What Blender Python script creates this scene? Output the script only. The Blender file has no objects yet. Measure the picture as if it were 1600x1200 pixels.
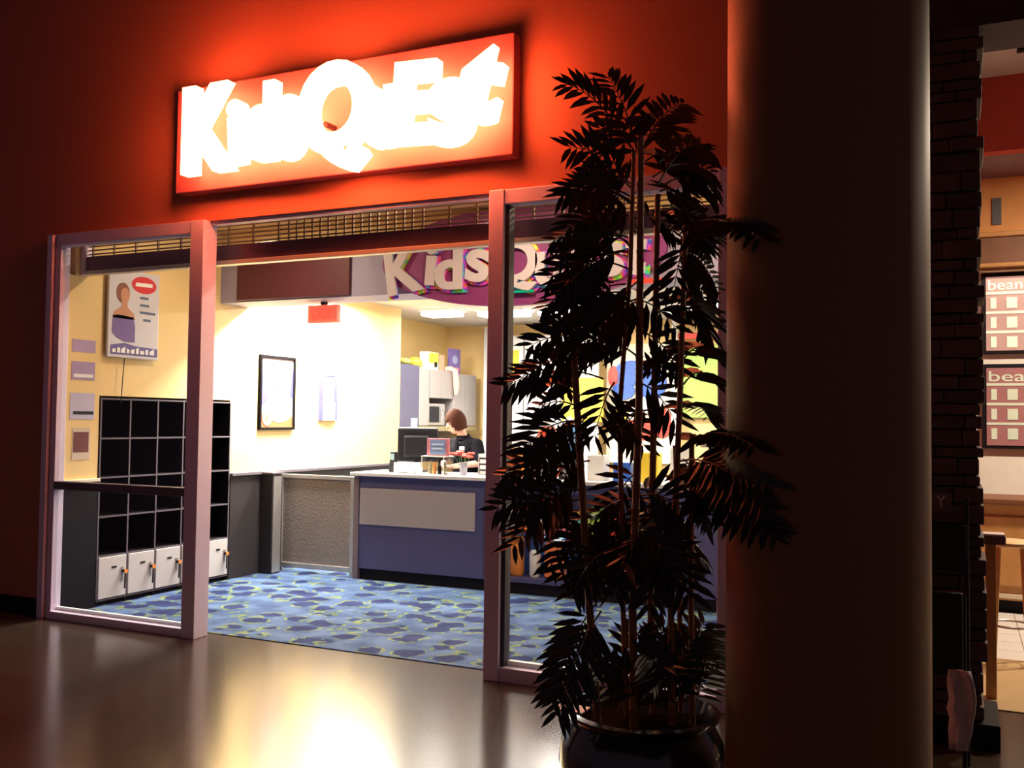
import bpy, bmesh, math, random
from mathutils import Vector, Matrix, Euler
random.seed(7)
S = bpy.context.scene
COL = S.collection
PI = math.pi

# ------------------------------------------------------------------ camera, world, exposure
cd = bpy.data.cameras.new('camera'); cam = bpy.data.objects.new('camera', cd); COL.objects.link(cam)
cd.sensor_width = 36; cd.lens = 1500 / 1600 * 36; cd.clip_start = 0.05; cd.clip_end = 200
yaw, pitch, roll = math.radians(25.0), math.radians(2.2), math.radians(0.7)
fw = Vector((-math.sin(yaw) * math.cos(pitch), math.cos(yaw) * math.cos(pitch), math.sin(pitch)))
r0 = Vector((math.cos(yaw), math.sin(yaw), 0)); u0 = r0.cross(fw)
rt = r0 * math.cos(roll) + u0 * math.sin(roll); up = -r0 * math.sin(roll) + u0 * math.cos(roll)
M3 = Matrix((rt, up, -fw)).transposed()
cam.matrix_world = Matrix.Translation((0, 0, 1.55)) @ M3.to_4x4()
S.camera = cam
W = bpy.data.worlds.new('world'); S.world = W; W.use_nodes = True
W.node_tree.nodes['Background'].inputs[0].default_value = (0.60, 0.40, 0.52, 1)
W.node_tree.nodes['Background'].inputs[1].default_value = 0.115
S.view_settings.view_transform = 'Standard'; S.view_settings.look = 'None'
S.view_settings.exposure = 0.0; S.view_settings.gamma = 1.0; S.view_settings.use_curve_mapping = False
NEON = 36.0          # strength of the lit letters on the facade
TUBE = 60.0          # watts of each ceiling light inside the shop
CAFE = 170.0          # watts of the cafe lamps

# ------------------------------------------------------------------ materials
MATS = {}
def mat(name, col, rough=0.6, metal=0.0, emis=0.0, ecol=None, var=0.12, scale=6.0, bump=0.0, coat=0.0, spec=0.5):
    if name in MATS: return MATS[name]
    m = bpy.data.materials.new(name); m.use_nodes = True
    nt = m.node_tree; b = nt.nodes['Principled BSDF']
    b.inputs['Roughness'].default_value = rough; b.inputs['Metallic'].default_value = metal
    b.inputs['Coat Weight'].default_value = coat; b.inputs['Specular IOR Level'].default_value = spec
    tc = nt.nodes.new('ShaderNodeTexCoord'); n = nt.nodes.new('ShaderNodeTexNoise')
    n.inputs['Scale'].default_value = scale; n.inputs['Detail'].default_value = 4
    nt.links.new(tc.outputs['Object'], n.inputs['Vector'])
    mx = nt.nodes.new('ShaderNodeMix'); mx.data_type = 'RGBA'
    mx.inputs[6].default_value = tuple(max(0, c * (1 - var)) for c in col) + (1,)
    mx.inputs[7].default_value = tuple(min(1, c * (1 + var)) for c in col) + (1,)
    nt.links.new(n.outputs['Fac'], mx.inputs[0]); nt.links.new(mx.outputs[2], b.inputs['Base Color'])
    if emis:
        b.inputs['Emission Color'].default_value = tuple(ecol or col) + (1,)
        b.inputs['Emission Strength'].default_value = emis
    if bump:
        bp = nt.nodes.new('ShaderNodeBump'); bp.inputs['Strength'].default_value = bump; bp.inputs['Distance'].default_value = 0.02
        nt.links.new(n.outputs['Fac'], bp.inputs['Height']); nt.links.new(bp.outputs[0], b.inputs['Normal'])
    MATS[name] = m
    return m

def glass_mat():
    m = bpy.data.materials.new('pane_glass'); m.use_nodes = True; nt = m.node_tree
    nt.nodes.remove(nt.nodes['Principled BSDF']); out = nt.nodes['Material Output']
    t = nt.nodes.new('ShaderNodeBsdfTransparent'); t.inputs[0].default_value = (0.96, 0.96, 0.97, 1)
    g = nt.nodes.new('ShaderNodeBsdfGlossy'); g.inputs['Roughness'].default_value = 0.02
    fc_ = nt.nodes.new('ShaderNodeLayerWeight'); fc_.inputs['Blend'].default_value = 0.5
    pw = nt.nodes.new('ShaderNodeMath'); pw.operation = 'POWER'; pw.inputs[1].default_value = 4.0
    lw = nt.nodes.new('ShaderNodeMath'); lw.operation = 'MULTIPLY_ADD'; lw.inputs[1].default_value = 0.6; lw.inputs[2].default_value = 0.025
    nt.links.new(fc_.outputs['Facing'], pw.inputs[0]); nt.links.new(pw.outputs[0], lw.inputs[0])
    mx = nt.nodes.new('ShaderNodeMixShader')
    nt.links.new(lw.outputs[0], mx.inputs[0]); nt.links.new(t.outputs[0], mx.inputs[1]); nt.links.new(g.outputs[0], mx.inputs[2])
    nt.links.new(mx.outputs[0], out.inputs[0])
    return m
GLASS = glass_mat()

def carpet_mat():
    m = bpy.data.materials.new('carpet_blue'); m.use_nodes = True; nt = m.node_tree; b = nt.nodes['Principled BSDF']
    b.inputs['Roughness'].default_value = 0.95; b.inputs['Specular IOR Level'].default_value = 0.1
    L = nt.links.new; N = nt.nodes.new
    tc = N('ShaderNodeTexCoord')
    v = N('ShaderNodeTexVoronoi'); v.inputs['Scale'].default_value = 4.2; v.inputs['Randomness'].default_value = 0.7
    wn = N('ShaderNodeTexNoise'); wn.inputs['Scale'].default_value = 5.0; wn.inputs['Detail'].default_value = 2
    L(tc.outputs['Object'], wn.inputs['Vector'])
    wa = N('ShaderNodeMix'); wa.data_type = 'RGBA'; wa.blend_type = 'LINEAR_LIGHT'; wa.inputs[0].default_value = 0.09
    L(tc.outputs['Object'], wa.inputs[6]); L(wn.outputs['Color'], wa.inputs[7]); L(wa.outputs[2], v.inputs['Vector'])
    r = N('ShaderNodeValToRGB'); e = r.color_ramp.elements
    e[0].position = 0.0; e[0].color = (0.024, 0.030, 0.10, 1); e[1].position = 1.0; e[1].color = (0.085, 0.13, 0.25, 1)
    for p, c in ((0.40, (0.026, 0.038, 0.12, 1)), (0.46, (0.05, 0.10, 0.19, 1)), (0.54, (0.08, 0.13, 0.24, 1))):
        x = e.new(p); x.color = c
    L(v.outputs['Distance'], r.inputs[0])
    n = N('ShaderNodeTexNoise'); n.inputs['Scale'].default_value = 9; n.inputs['Detail'].default_value = 3
    L(tc.outputs['Object'], n.inputs['Vector'])
    # yellow green specks along the rims of the discs
    v2 = N('ShaderNodeMath'); v2.operation = 'SUBTRACT'; v2.inputs[1].default_value = 0.48; L(v.outputs['Distance'], v2.inputs[0])
    ab = N('ShaderNodeMath'); ab.operation = 'ABSOLUTE'; L(v2.outputs[0], ab.inputs[0])
    lt = N('ShaderNodeMath'); lt.operation = 'LESS_THAN'; lt.inputs[1].default_value = 0.055; L(ab.outputs[0], lt.inputs[0])
    gt = N('ShaderNodeMath'); gt.operation = 'GREATER_THAN'; gt.inputs[1].default_value = 0.49; L(n.outputs['Fac'], gt.inputs[0])
    mu = N('ShaderNodeMath'); mu.operation = 'MULTIPLY'; L(lt.outputs[0], mu.inputs[0]); L(gt.outputs[0], mu.inputs[1])
    mx = N('ShaderNodeMix'); mx.data_type = 'RGBA'; mx.inputs[7].default_value = (0.16, 0.21, 0.10, 1)
    L(mu.outputs[0], mx.inputs[0]); L(r.outputs[0], mx.inputs[6])
    n2 = N('ShaderNodeTexNoise'); n2.inputs['Scale'].default_value = 4.6; n2.inputs['Detail'].default_value = 2; L(tc.outputs['Object'], n2.inputs['Vector'])
    m2 = N('ShaderNodeMix'); m2.data_type = 'RGBA'; m2.blend_type = 'MULTIPLY'; m2.inputs[0].default_value = 0.75
    L(mx.outputs[2], m2.inputs[6])
    rr = N('ShaderNodeValToRGB'); rr.color_ramp.elements[0].position = 0.35; rr.color_ramp.elements[1].position = 0.65
    rr.color_ramp.elements[0].color = (0.30, 0.36, 0.50, 1)
    L(n2.outputs['Fac'], rr.inputs[0]); L(rr.outputs[0], m2.inputs[7]); L(m2.outputs[2], b.inputs['Base Color'])
    return m

def rainbow_mat():
    m = bpy.data.materials.new('iridescent_foil'); m.use_nodes = True; nt = m.node_tree; b = nt.nodes['Principled BSDF']
    tc = nt.nodes.new('ShaderNodeTexCoord'); n = nt.nodes.new('ShaderNodeTexNoise'); n.inputs['Scale'].default_value = 9
    nt.links.new(tc.outputs['Object'], n.inputs['Vector'])
    h = nt.nodes.new('ShaderNodeHueSaturation'); h.inputs['Color'].default_value = (0.9, 0.15, 0.1, 1)
    ml = nt.nodes.new('ShaderNodeMath'); ml.operation = 'MULTIPLY'; ml.inputs[1].default_value = 2.6
    nt.links.new(n.outputs['Fac'], ml.inputs[0]); nt.links.new(ml.outputs[0], h.inputs['Hue'])
    nt.links.new(h.outputs[0], b.inputs['Base Color'])
    b.inputs['Metallic'].default_value = 0.4; b.inputs['Roughness'].default_value = 0.35
    return m
RAINBOW = rainbow_mat()

WALLRED = mat('wall_terracotta', (0.52, 0.155, 0.08), 0.75, bump=0.05, scale=40, var=0.06)
PANEL = mat('sign_panel_orange', (0.36, 0.085, 0.09), 0.6, var=0.04)
NEONM = mat('neon_letters', (1.0, 0.40, 0.18), 0.4, emis=NEON, ecol=(1.0, 0.20, 0.075))
FLOORM = mat('hall_floor', (0.045, 0.027, 0.018), 0.2, var=0.25, scale=2.2, spec=0.9)
CARPET = carpet_mat()
YELLOW = mat('wall_yellow', (0.80, 0.58, 0.26), 0.7, var=0.03)
CREAM = mat('wall_cream', (0.80, 0.74, 0.58), 0.7, var=0.03)
WHITE = mat('white_paint', (0.80, 0.80, 0.80), 0.6, var=0.03)
CEIL = mat('ceiling_tile', (0.72, 0.67, 0.58), 0.85, var=0.05, scale=30)
LAV = mat('bulkhead_lavender', (0.33, 0.30, 0.44), 0.6, var=0.04)
MAROON = mat('maroon_panel', (0.10, 0.018, 0.030), 0.55, var=0.1)
PURPLE = mat('purple_oval', (0.24, 0.03, 0.17), 0.5, var=0.06)
LETTER = mat('letter_face', (0.62, 0.54, 0.60), 0.5, var=0.03)
ALU = mat('aluminium_frame', (0.70, 0.60, 0.78), 0.42, metal=0.2, var=0.05)
ALUDARK = mat('dark_gasket', (0.05, 0.04, 0.06), 0.5)
BRASS = mat('grille_rod', (0.30, 0.20, 0.12), 0.5, metal=0.3)
BLACK = mat('black_laminate', (0.008, 0.006, 0.010), 0.6, spec=.15)
EDGE = mat('grey_edge_band', (0.13, 0.11, 0.13), 0.6, spec=.2)
LOCKW = mat('locker_door_grey', (0.52, 0.50, 0.50), 0.5, var=0.04)
CHAR = mat('charcoal_wainscot', (0.022, 0.017, 0.019), 0.6, var=0.2, scale=12)
CTRBLUE = mat('counter_blue', (0.065, 0.062, 0.17), 0.5, var=0.08, scale=40)
CTRPALE = mat('counter_pale_panel', (0.36, 0.32, 0.33), 0.5, var=0.03)
CTRTOP = mat('counter_top', (0.62, 0.60, 0.60), 0.35, var=0.05)
STEEL = mat('brushed_steel', (0.45, 0.43, 0.42), 0.4, metal=0.7, var=0.12, scale=25)
GATEM = mat('gate_textured_sheet', (0.27, 0.22, 0.19), 0.45, metal=0.4, var=0.3, scale=60, bump=0.2)
COLM = mat('column_paint', (0.24, 0.105, 0.045), 0.58, var=0.08, scale=20, spec=0.4)
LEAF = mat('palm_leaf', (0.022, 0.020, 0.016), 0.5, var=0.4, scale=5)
CANE = mat('bamboo_cane', (0.24, 0.10, 0.035), 0.5, var=0.3, scale=14)
POTM = mat('pot_glaze', (0.010, 0.011, 0.020), 0.16, var=0.3, coat=0.6)
SOIL = mat('soil', (0.008, 0.005, 0.004), 1.0, bump=0.6, scale=40, spec=0.0)
DARK = mat('dark_plastic', (0.009, 0.009, 0.012), 0.5, spec=.25)
PAPER = mat('white_paper', (0.82, 0.81, 0.80), 0.7, var=0.02)
RED = mat('red_plastic', (0.70, 0.06, 0.04), 0.45)
ORANGE = mat('orange_plastic', (0.85, 0.28, 0.05), 0.45)
BLUE = mat('blue_plastic', (0.03, 0.12, 0.55), 0.45)
GREEN = mat('green_paint', (0.36, 0.55, 0.12), 0.6, var=0.04)
YEL = mat('yellow_plastic', (0.85, 0.62, 0.05), 0.45)
PINK = mat('pink_plush', (0.75, 0.25, 0.35), 0.9)
SKIN = mat('skin', (0.70, 0.40, 0.29), 0.55, var=0.05)
HAIR = mat('hair_brown', (0.050, 0.015, 0.008), 0.75, var=0.45, scale=40, spec=.15)
SHIRT = mat('black_polo', (0.006, 0.006, 0.010), 0.9, spec=.1)
TROUS = mat('dark_trousers', (0.03, 0.03, 0.04), 0.8)
WOOD = mat('oak_wood', (0.45, 0.22, 0.07), 0.45, var=0.25, scale=9)
WOODD = mat('dark_wood', (0.16, 0.06, 0.025), 0.5, var=0.25, scale=9)
STONE = mat('stacked_stone', (0.085, 0.050, 0.045), 0.75, var=0.5, scale=7, bump=0.5)
CLEAR = GLASS
LAMPW = mat('lamp_diffuser', (0.95, 0.95, 0.95), 0.5, emis=8.0, ecol=(1.0, 0.96, 0.90))

# ------------------------------------------------------------------ mesh helpers
class MB:
    def __init__(s): s.v = []; s.f = []; s.smooth = False
    def add(s, vs, fs):
        n = len(s.v); s.v += [tuple(x) for x in vs]; s.f += [tuple(i + n for i in f) for f in fs]; return s
    def box(s, x0, x1, y0, y1, z0, z1):
        return s.add([(x0,y0,z0),(x1,y0,z0),(x1,y1,z0),(x0,y1,z0),(x0,y0,z1),(x1,y0,z1),(x1,y1,z1),(x0,y1,z1)],
                     [(3,2,1,0),(4,5,6,7),(0,1,5,4),(1,2,6,5),(2,3,7,6),(3,0,4,7)])
    def prism(s, pts, axis, a0, a1):
        n = len(pts)
        def P(p, a):
            return {'x': (a, p[0], p[1]), 'y': (p[0], a, p[1]), 'z': (p[0], p[1], a)}[axis]
        return s.add([P(p, a0) for p in pts] + [P(p, a1) for p in pts],
                     [tuple(range(n - 1, -1, -1)), tuple(range(n, 2 * n))] + [(i, (i + 1) % n, n + (i + 1) % n, n + i) for i in range(n)])
    def tube(s, pts, rad, n=10):
        pts = [Vector(p) for p in pts]; k = len(pts)
        if not isinstance(rad, (list, tuple)): rad = [rad] * k
        vs = []; fs = []; ref = None
        for i, p in enumerate(pts):
            t = (pts[min(i + 1, k - 1)] - pts[max(i - 1, 0)]).normalized()
            if ref is None: ref = Vector((0, 0, 1)) if abs(t.z) < 0.9 else Vector((1, 0, 0))
            a = (ref - t * ref.dot(t)).normalized(); b = t.cross(a); ref = a
            for j in range(n):
                c = 2 * PI * j / n; vs.append(p + (a * math.cos(c) + b * math.sin(c)) * rad[i])
        for i in range(k - 1):
            for j in range(n): fs.append((i*n+j, i*n+(j+1)%n, (i+1)*n+(j+1)%n, (i+1)*n+j))
        fs.append(tuple(range(n - 1, -1, -1))); fs.append(tuple((k-1)*n + j for j in range(n)))
        s.smooth = True
        return s.add(vs, fs)
    def lathe(s, prof, c=(0, 0, 0), n=32):
        vs = []; fs = []; k = len(prof)
        for r, z in prof:
            for j in range(n):
                a = 2 * PI * j / n; vs.append((c[0] + r * math.cos(a), c[1] + r * math.sin(a), c[2] + z))
        for i in range(k - 1):
            for j in range(n): fs.append((i*n+j, i*n+(j+1)%n, (i+1)*n+(j+1)%n, (i+1)*n+j))
        fs.append(tuple(range(n - 1, -1, -1))); fs.append(tuple((k-1)*n + j for j in range(n)))
        s.smooth = True
        return s.add(vs, fs)
    def ell(s, c, r, n=16, m=10, rot=None):
        vs = []; fs = []; c = Vector(c)
        if not isinstance(r, (list, tuple)): r = (r, r, r)
        def put(x, y, z):
            p = Vector((x * r[0], y * r[1], z * r[2]))
            if rot is not None: p = rot @ p
            vs.append(c + p)
        put(0, 0, 1)
        for i in range(1, m):
            t = PI * i / m
            for j in range(n):
                a = 2 * PI * j / n; put(math.sin(t) * math.cos(a), math.sin(t) * math.sin(a), math.cos(t))
        put(0, 0, -1)
        for j in range(n): fs.append((0, 1 + j, 1 + (j + 1) % n))
        for i in range(m - 2):
            for j in range(n): fs.append((1+i*n+j, 1+(i+1)*n+j, 1+(i+1)*n+(j+1)%n, 1+i*n+(j+1)%n))
        l = len(vs) - 1
        for j in range(n): fs.append((l, 1+(m-2)*n+(j+1)%n, 1+(m-2)*n+j))
        s.smooth = True
        return s.add(vs, fs)
    def cap(s, p, q, r1, r2, n=12):
        p = Vector(p); q = Vector(q); s.tube([p, q], [r1, r2], n); s.ell(p, r1, n, 8); s.ell(q, r2, n, 8); return s
    def mesh(s, name, org=(0, 0, 0), smooth=None):
        me = bpy.data.meshes.new(name)
        me.from_pydata([(x - org[0], y - org[1], z - org[2]) for x, y, z in s.v], [], s.f)
        bm = bmesh.new(); bm.from_mesh(me); bmesh.ops.recalc_face_normals(bm, faces=bm.faces); bm.to_mesh(me); bm.free()
        if s.smooth if smooth is None else smooth:
            me.polygons.foreach_set('use_smooth', [True] * len(me.polygons))
            me.set_sharp_from_angle(angle=math.radians(40))
        return me
ORG = {}
def link(name, me, m, parent=None, label=None):
    o = bpy.data.objects.new(name, me); COL.objects.link(o)
    if me is not None and m is not None and not me.materials: me.materials.append(m)
    if parent is not None: o.parent = parent
    if label: o['label'] = label
    return o
def thing(name, label, cat, loc=(0, 0, 0), rotz=0.0, group=None, local=False):
    o = bpy.data.objects.new(name, None); COL.objects.link(o); o.location = loc; o.rotation_euler = (0, 0, rotz)
    o.empty_display_size = 0.1; o['label'] = label; o['category'] = cat
    if group: o['group'] = group
    ORG[o] = (0, 0, 0) if local else tuple(loc)
    return o
def part(name, mb, m, parent, bevel=0.0, label=None, smooth=None):
    org = ORG[parent]; o = link(name, mb.mesh(name, org, smooth), m, parent, label); ORG[o] = org
    if bevel:
        b = o.modifiers.new('bevel', 'BEVEL'); b.width = bevel; b.segments = 2; b.limit_method = 'ANGLE'
    return o
def solo(name, mb, m, label, cat, loc, group=None, bevel=0.0):
    o = link(name, mb.mesh(name, loc), m); o.location = loc; o['label'] = label; o['category'] = cat; ORG[o] = tuple(loc)
    if group: o['group'] = group
    if bevel:
        b = o.modifiers.new('bevel', 'BEVEL'); b.width = bevel; b.segments = 2; b.limit_method = 'ANGLE'
    return o
def struct(name, mb, m, label, cat):
    o = link(name, mb.mesh(name), m); o['kind'] = 'structure'; o['label'] = label; o['category'] = cat; ORG[o] = (0, 0, 0)
    return o
def struct_empty(name, label, cat, loc):
    o = thing(name, label, cat, loc); o['kind'] = 'structure'; return o
def textmb(txt, size, depth, off=0.0, shear=0.0, res=6):
    """text as a solid in the xz plane facing -y, centred on its own box"""
    c = bpy.data.curves.new('t', 'FONT'); c.body = txt; c.size = size; c.extrude = depth / 2; c.offset = off; c.shear = shear
    c.resolution_u = res
    o = bpy.data.objects.new('t', c); COL.objects.link(o)
    dg = bpy.context.evaluated_depsgraph_get(); dg.update()
    me = o.evaluated_get(dg).to_mesh()
    vs = [v.co.copy() for v in me.vertices]; fs = [tuple(p.vertices) for p in me.polygons]
    o.evaluated_get(dg).to_mesh_clear(); COL.objects.unlink(o); bpy.data.objects.remove(o); bpy.data.curves.remove(c)
    x0 = min(v.x for v in vs); x1 = max(v.x for v in vs); y0 = min(v.y for v in vs); y1 = max(v.y for v in vs)
    return [Vector((v.x - (x0 + x1) / 2, -v.z, v.y - (y0 + y1) / 2)) for v in vs], fs, x1 - x0, y1 - y0
def letter(ch, cx, cz, y, w, h, depth, off, rot=0.0):
    """one letter stretched to w by h, standing at y (its back), turned by rot degrees"""
    vs, fs, tw, th = textmb(ch, 1.0, 0.1, off)
    a = math.radians(rot); mb = MB(); out = []
    for v in vs:
        x = v.x / tw * w; z = v.z / th * h
        out.append((cx + x * math.cos(a) - z * math.sin(a), y - depth / 2 + v.y / 0.1 * depth, cz + x * math.sin(a) + z * math.cos(a)))
    return mb.add(out, fs)
def ellipse(cx, cz, rx, rz, n=40):
    return [(cx + rx * math.cos(2 * PI * i / n), cz + rz * math.sin(2 * PI * i / n)) for i in range(n)]
def area_light(name, loc, sx, sy, power, color, parent=None, rot=(0, 0, 0)):
    l = bpy.data.lights.new(name, 'AREA'); l.shape = 'RECTANGLE'; l.size = sx; l.size_y = sy; l.energy = power; l.color = color
    o = bpy.data.objects.new(name, l); COL.objects.link(o)
    if parent is not None:
        o.parent = parent; o.location = Vector(loc) - Vector(ORG[parent])
    else: o.location = loc
    o.rotation_euler = rot
    return o

# ------------------------------------------------------------------ the hall and the facade
F = 5.25
struct('floor', MB().box(-12, 6, -5, 5.40, -0.12, 0).box(-0.35, 6, 5.40, 7.25, -0.12, 0), FLOORM, 'dark polished hall floor mirroring the lit shop', 'floor')
struct('wall_front', MB().box(-12, -6.42, F, F+.15, 0, 5.5).box(-6.42, -1.12, F, F+.15, 2.95, 5.5).box(-1.12, -0.35, F, F+.15, 0, 5.5),
       WALLRED, 'terracotta red facade wall around the glazed shop front', 'wall')
struct('baseboard_front', MB().box(-12, -6.45, F-.02, F, 0, 0.13).box(-1.1, -0.37, F-.02, F, 0, .13), BLACK, 'black baseboard along the red facade wall', 'baseboard')
struct('ceiling', MB().box(-12, 6, -5, F+.4, 5.5, 5.6), mat('hall_ceiling', (0.06, 0.03, 0.035), 0.8), 'dark high ceiling over the hall', 'ceiling')
struct('trim_1', MB().box(-0.35, 6, F, F+.4, 3.55, 5.5), mat('dark_beam', (0.05, 0.025, 0.03), 0.7), 'dark header beam spanning from the stone pier over the cafe opening', 'beam')

# stone pier: core and stones proud of it
pier = struct('wall_pier', MB().box(-0.35, 0.075, F, F+.36, 0, 3.55), mat('mortar', (0.03, 0.02, 0.02), 0.9), 'dark stacked stone pier between the red facade and the cafe', 'wall')
z = 0.13; rnd = random.Random(3)
while z < 3.54:
    h = min(rnd.choice([0.055, 0.07, 0.085, 0.1]), 3.55 - z)
    if h < 0.02: break
    x = -0.35
    while x < 0.07:
        w = rnd.uniform(0.12, 0.24); x1 = x + w
        if x1 > 0.03: x1 = 0.085 + rnd.uniform(0, 0.035)
        o = part('stone', MB().box(x + .003, x1, F - rnd.uniform(.02, .05), F + (0.36 if x1 > 0.08 else 0.01), z + .004, z + h - .004), STONE, pier, bevel=0.006)
        x = x1
    z += h
part('plinth', MB().box(-0.36, 0.17, F - .07, F + .4, 0, 0.125), BLACK, pier, bevel=0.005)

# ------------------------------------------------------------------ glazed shop front
def frame_box(parent, name, *b, m=ALU, bevel=0.004): return part(name, MB().box(*b), m, parent, bevel)
w1 = struct_empty('window_1', 'tall glass panel of the shop front with a dark middle rail, beside the lockers', 'window', (-5.63, F, 0))
frame_box(w1, 'jamb', -6.42, -6.36, F-.06, F+.06, 0, 2.95)
frame_box(w1, 'jamb', -6.345, -6.29, F-.04, F+.05, 0, 2.95)
frame_box(w1, 'jamb_fin', -6.36, -6.345, F-.02, F+.02, 0, 2.95, m=ALUDARK)
frame_box(w1, 'mullion', -4.965, -4.845, F-.06, F+.08, 0, 2.95)
frame_box(w1, 'head', -6.29, -4.965, F-.05, F+.05, 2.86, 2.95)
frame_box(w1, 'sill', -6.29, -4.965, F-.05, F+.05, 0, 0.06)
frame_box(w1, 'glazing_bead', -6.29, -4.965, F+.012, F+.04, 0.06, 0.085, m=WHITE)
frame_box(w1, 'middle_rail', -6.29, -4.965, F-.045, F+.05, 0.985, 1.045, m=mat('dark_rail', (0.10, 0.075, 0.10), 0.45))
frame_box(w1, 'pane', -6.29, -4.965, F-.004, F+.004, 1.045, 2.86, m=GLASS, bevel=0)
frame_box(w1, 'pane', -6.29, -4.965, F-.004, F+.004, 0.085, 0.985, m=GLASS, bevel=0)
w2 = struct_empty('window_2', 'undivided glass panel of the shop front behind the potted palm', 'window', (-1.85, F, 0))
frame_box(w2, 'mullion', -2.59, -2.49, F-.06, F+.08, 0, 2.95)
frame_box(w2, 'gasket', -2.49, -2.465, F-.03, F+.05, 0.09, 2.86, m=ALUDARK)
frame_box(w2, 'jamb', -1.19, -1.125, F-.06, F+.06, 0, 2.95)
frame_box(w2, 'head', -2.49, -1.19, F-.05, F+.05, 2.86, 2.95)
frame_box(w2, 'sill', -2.49, -1.19, F-.05, F+.05, 0, 0.085)
frame_box(w2, 'glazing_bead', -2.465, -1.19, F+.012, F+.05, 0.085, 0.115, m=WHITE)
frame_box(w2, 'pane', -2.465, -1.19, F-.004, F+.004, 0.115, 2.86, m=GLASS, bevel=0)
struct('trim_2', MB().box(-4.845, -2.59, F+.02, F+.08, 2.925, 2.95), ALU, 'thin metal strip closing the top of the shop entrance', 'trim')

gr = thing('rolling_grille', 'raised rolling security grille with rods and links above the shop entrance', 'grille', (-3.8, F+.23, 2.66))
for k in range(6):
    zz = 2.835 + k * 0.031
    part('rod', MB().tube([(-6.3, F+.23, zz), (-1.2, F+.23, zz)], 0.006, 6), BRASS, gr)
lx = [-6.25 + .23 * i for i in range(9)] + [-4.32 + .068 * i for i in range(16)] + [-3.22 + .2 * i for i in range(11)]
link_me = MB().box(-.006, .006, -.008, .008, 0, .19).mesh('link')
for x in lx:
    o = link('link', link_me, BRASS, gr); o.location = (x + 3.8, 0, 0.155)
part('bottom_bar', MB().box(-6.3, -1.2, F+.205, F+.255, 2.70, 2.815), mat('bar_maroon_lit', (0.16, 0.07, 0.085), 0.35, metal=0.4), gr, bevel=0.006)  # aluminium bar, the maroon light falling on it is put into its colour
part('bottom_lip', MB().box(-6.3, -1.2, F+.195, F+.265, 2.668, 2.70), mat('lip_cream', (0.62, 0.55, 0.42), 0.4, metal=0.3), gr, bevel=0.004)
part('guide', MB().box(-6.34, -6.3, F+.19, F+.27, 2.668, 3.02), ALU, gr)
part('guide', MB().box(-1.2, -1.16, F+.19, F+.27, 2.668, 3.02), ALU, gr)

# ------------------------------------------------------------------ the lit sign on the facade
sg = thing('neon_sign', 'glowing orange box sign with white-hot letters on the red facade', 'sign', (-3.74, F, 3.14))
part('sign_box', MB().box(-5.07, -2.41, F-.11, F, 3.14, 3.885), PANEL, sg, bevel=0.008)
for k in range(9): part('standoff', MB().tube([(-4.75 + k * .262, F-.21, 3.45), (-4.75 + k * .262, F-.11, 3.45)], .02, 8), DARK, sg)
yb = F - .20
LET = [('K', -4.72, 3.555, .43, .60, 0), ('i', -4.47, 3.50, .13, .43, 4), ('d', -4.27, 3.545, .25, .52, 0), ('s', -4.03, 3.48, .24, .42, 0),
       ('Q', -3.665, 3.51, .54, .70, -4), ('u', -3.31, 3.46, .25, .38, 0), ('E', -3.06, 3.52, .29, .50, -3), ('s', -2.81, 3.43, .28, .40, 8), ('t', -2.60, 3.575, .27, .46, -14)]
for ch, x, zc, w, h, r in LET:
    x, zc, w, h = x * .983 + .004, 1.55 + (zc - 1.55) * .983, w * .983, h * .983
    part('letter', letter(ch, x, zc, yb, w * 1.06, h * 1.03, 0.08, 0.05, r), NEONM, sg)

# ------------------------------------------------------------------ shop shell
struct('carpet', MB().box(-7.1, -1.1, 5.40, 12.7, -0.1, 0.006), CARPET, 'blue shop carpet with dark discs and yellow-green flecks', 'carpet')
wl = MB().box(-7.1, -6.35, 5.40, 5.665, 0, 3.3).box(-7.1, -6.35, 5.665, 7.215, 1.715, 3.3).box(-7.1, -6.82, 5.665, 7.215, 0, 1.715)
wl.box(-7.1, -6.35, 7.215, 10.3, 0, 3.3).box(-7.1, -6.95, 10.3, 12.7, 0, 3.3)
struct('wall_left', wl, YELLOW, 'yellow shop wall with framed pictures above a dark wainscot', 'wall')
nb = struct('wall_stub', MB().box(-6.415, -6.335, 5.315, 5.655, 1.045, 2.66), YELLOW, 'narrow yellow pilaster with pinned notices behind the window', 'wall')
part('lower_panel', MB().box(-6.415, -6.33, 5.315, 5.66, 0.007, 1.02), BLACK, nb)
part('ledge', MB().box(-6.415, -6.30, 5.315, 5.66, 1.02, 1.045), CREAM, nb, bevel=0.004)
struct('baseboard_left', MB().box(-6.35, -6.325, 7.22, 10.3, 0.007, 0.99), CHAR, 'dark charcoal wainscot along the yellow shop wall', 'wainscot')
struct('trim_3', MB().box(-6.35, -6.30, 7.22, 10.3, 0.99, 1.015), EDGE, 'thin grey cap on the dark wainscot', 'trim')
struct('wall_back', MB().box(-7.1, -1.1, 12.6, 12.7, 0, 3.3), YELLOW, 'yellow back wall of the shop', 'wall')
struct('wall_right', MB().box(-1.1, -0.95, 5.40, 12.7, 0, 3.3), CREAM, 'cream side wall of the shop behind the column', 'wall')
struct('ceiling_front', MB().box(-7.1, -1.1, 5.40, 7.05, 3.3, 3.4), YELLOW, 'yellow ceiling just inside the shop entrance', 'ceiling')
struct('ceiling_shop', MB().box(-7.1, -1.1, 7.45, 12.7, 2.94, 3.4), CEIL, 'off-white ceiling over the shop counter', 'ceiling')
struct('trim_4', MB().box(-6.35, -1.1, 7.05, 7.45, 2.63, 3.4), LAV, 'lavender bulkhead hanging across the shop', 'bulkhead')
solo('bulkhead_panel', MB().box(-6.13, -4.87, 7.02, 7.05, 2.645, 3.10), MAROON, 'plain dark maroon panel on the lavender bulkhead', 'panel', (-5.5, 7.05, 2.645), bevel=0.004)

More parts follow.
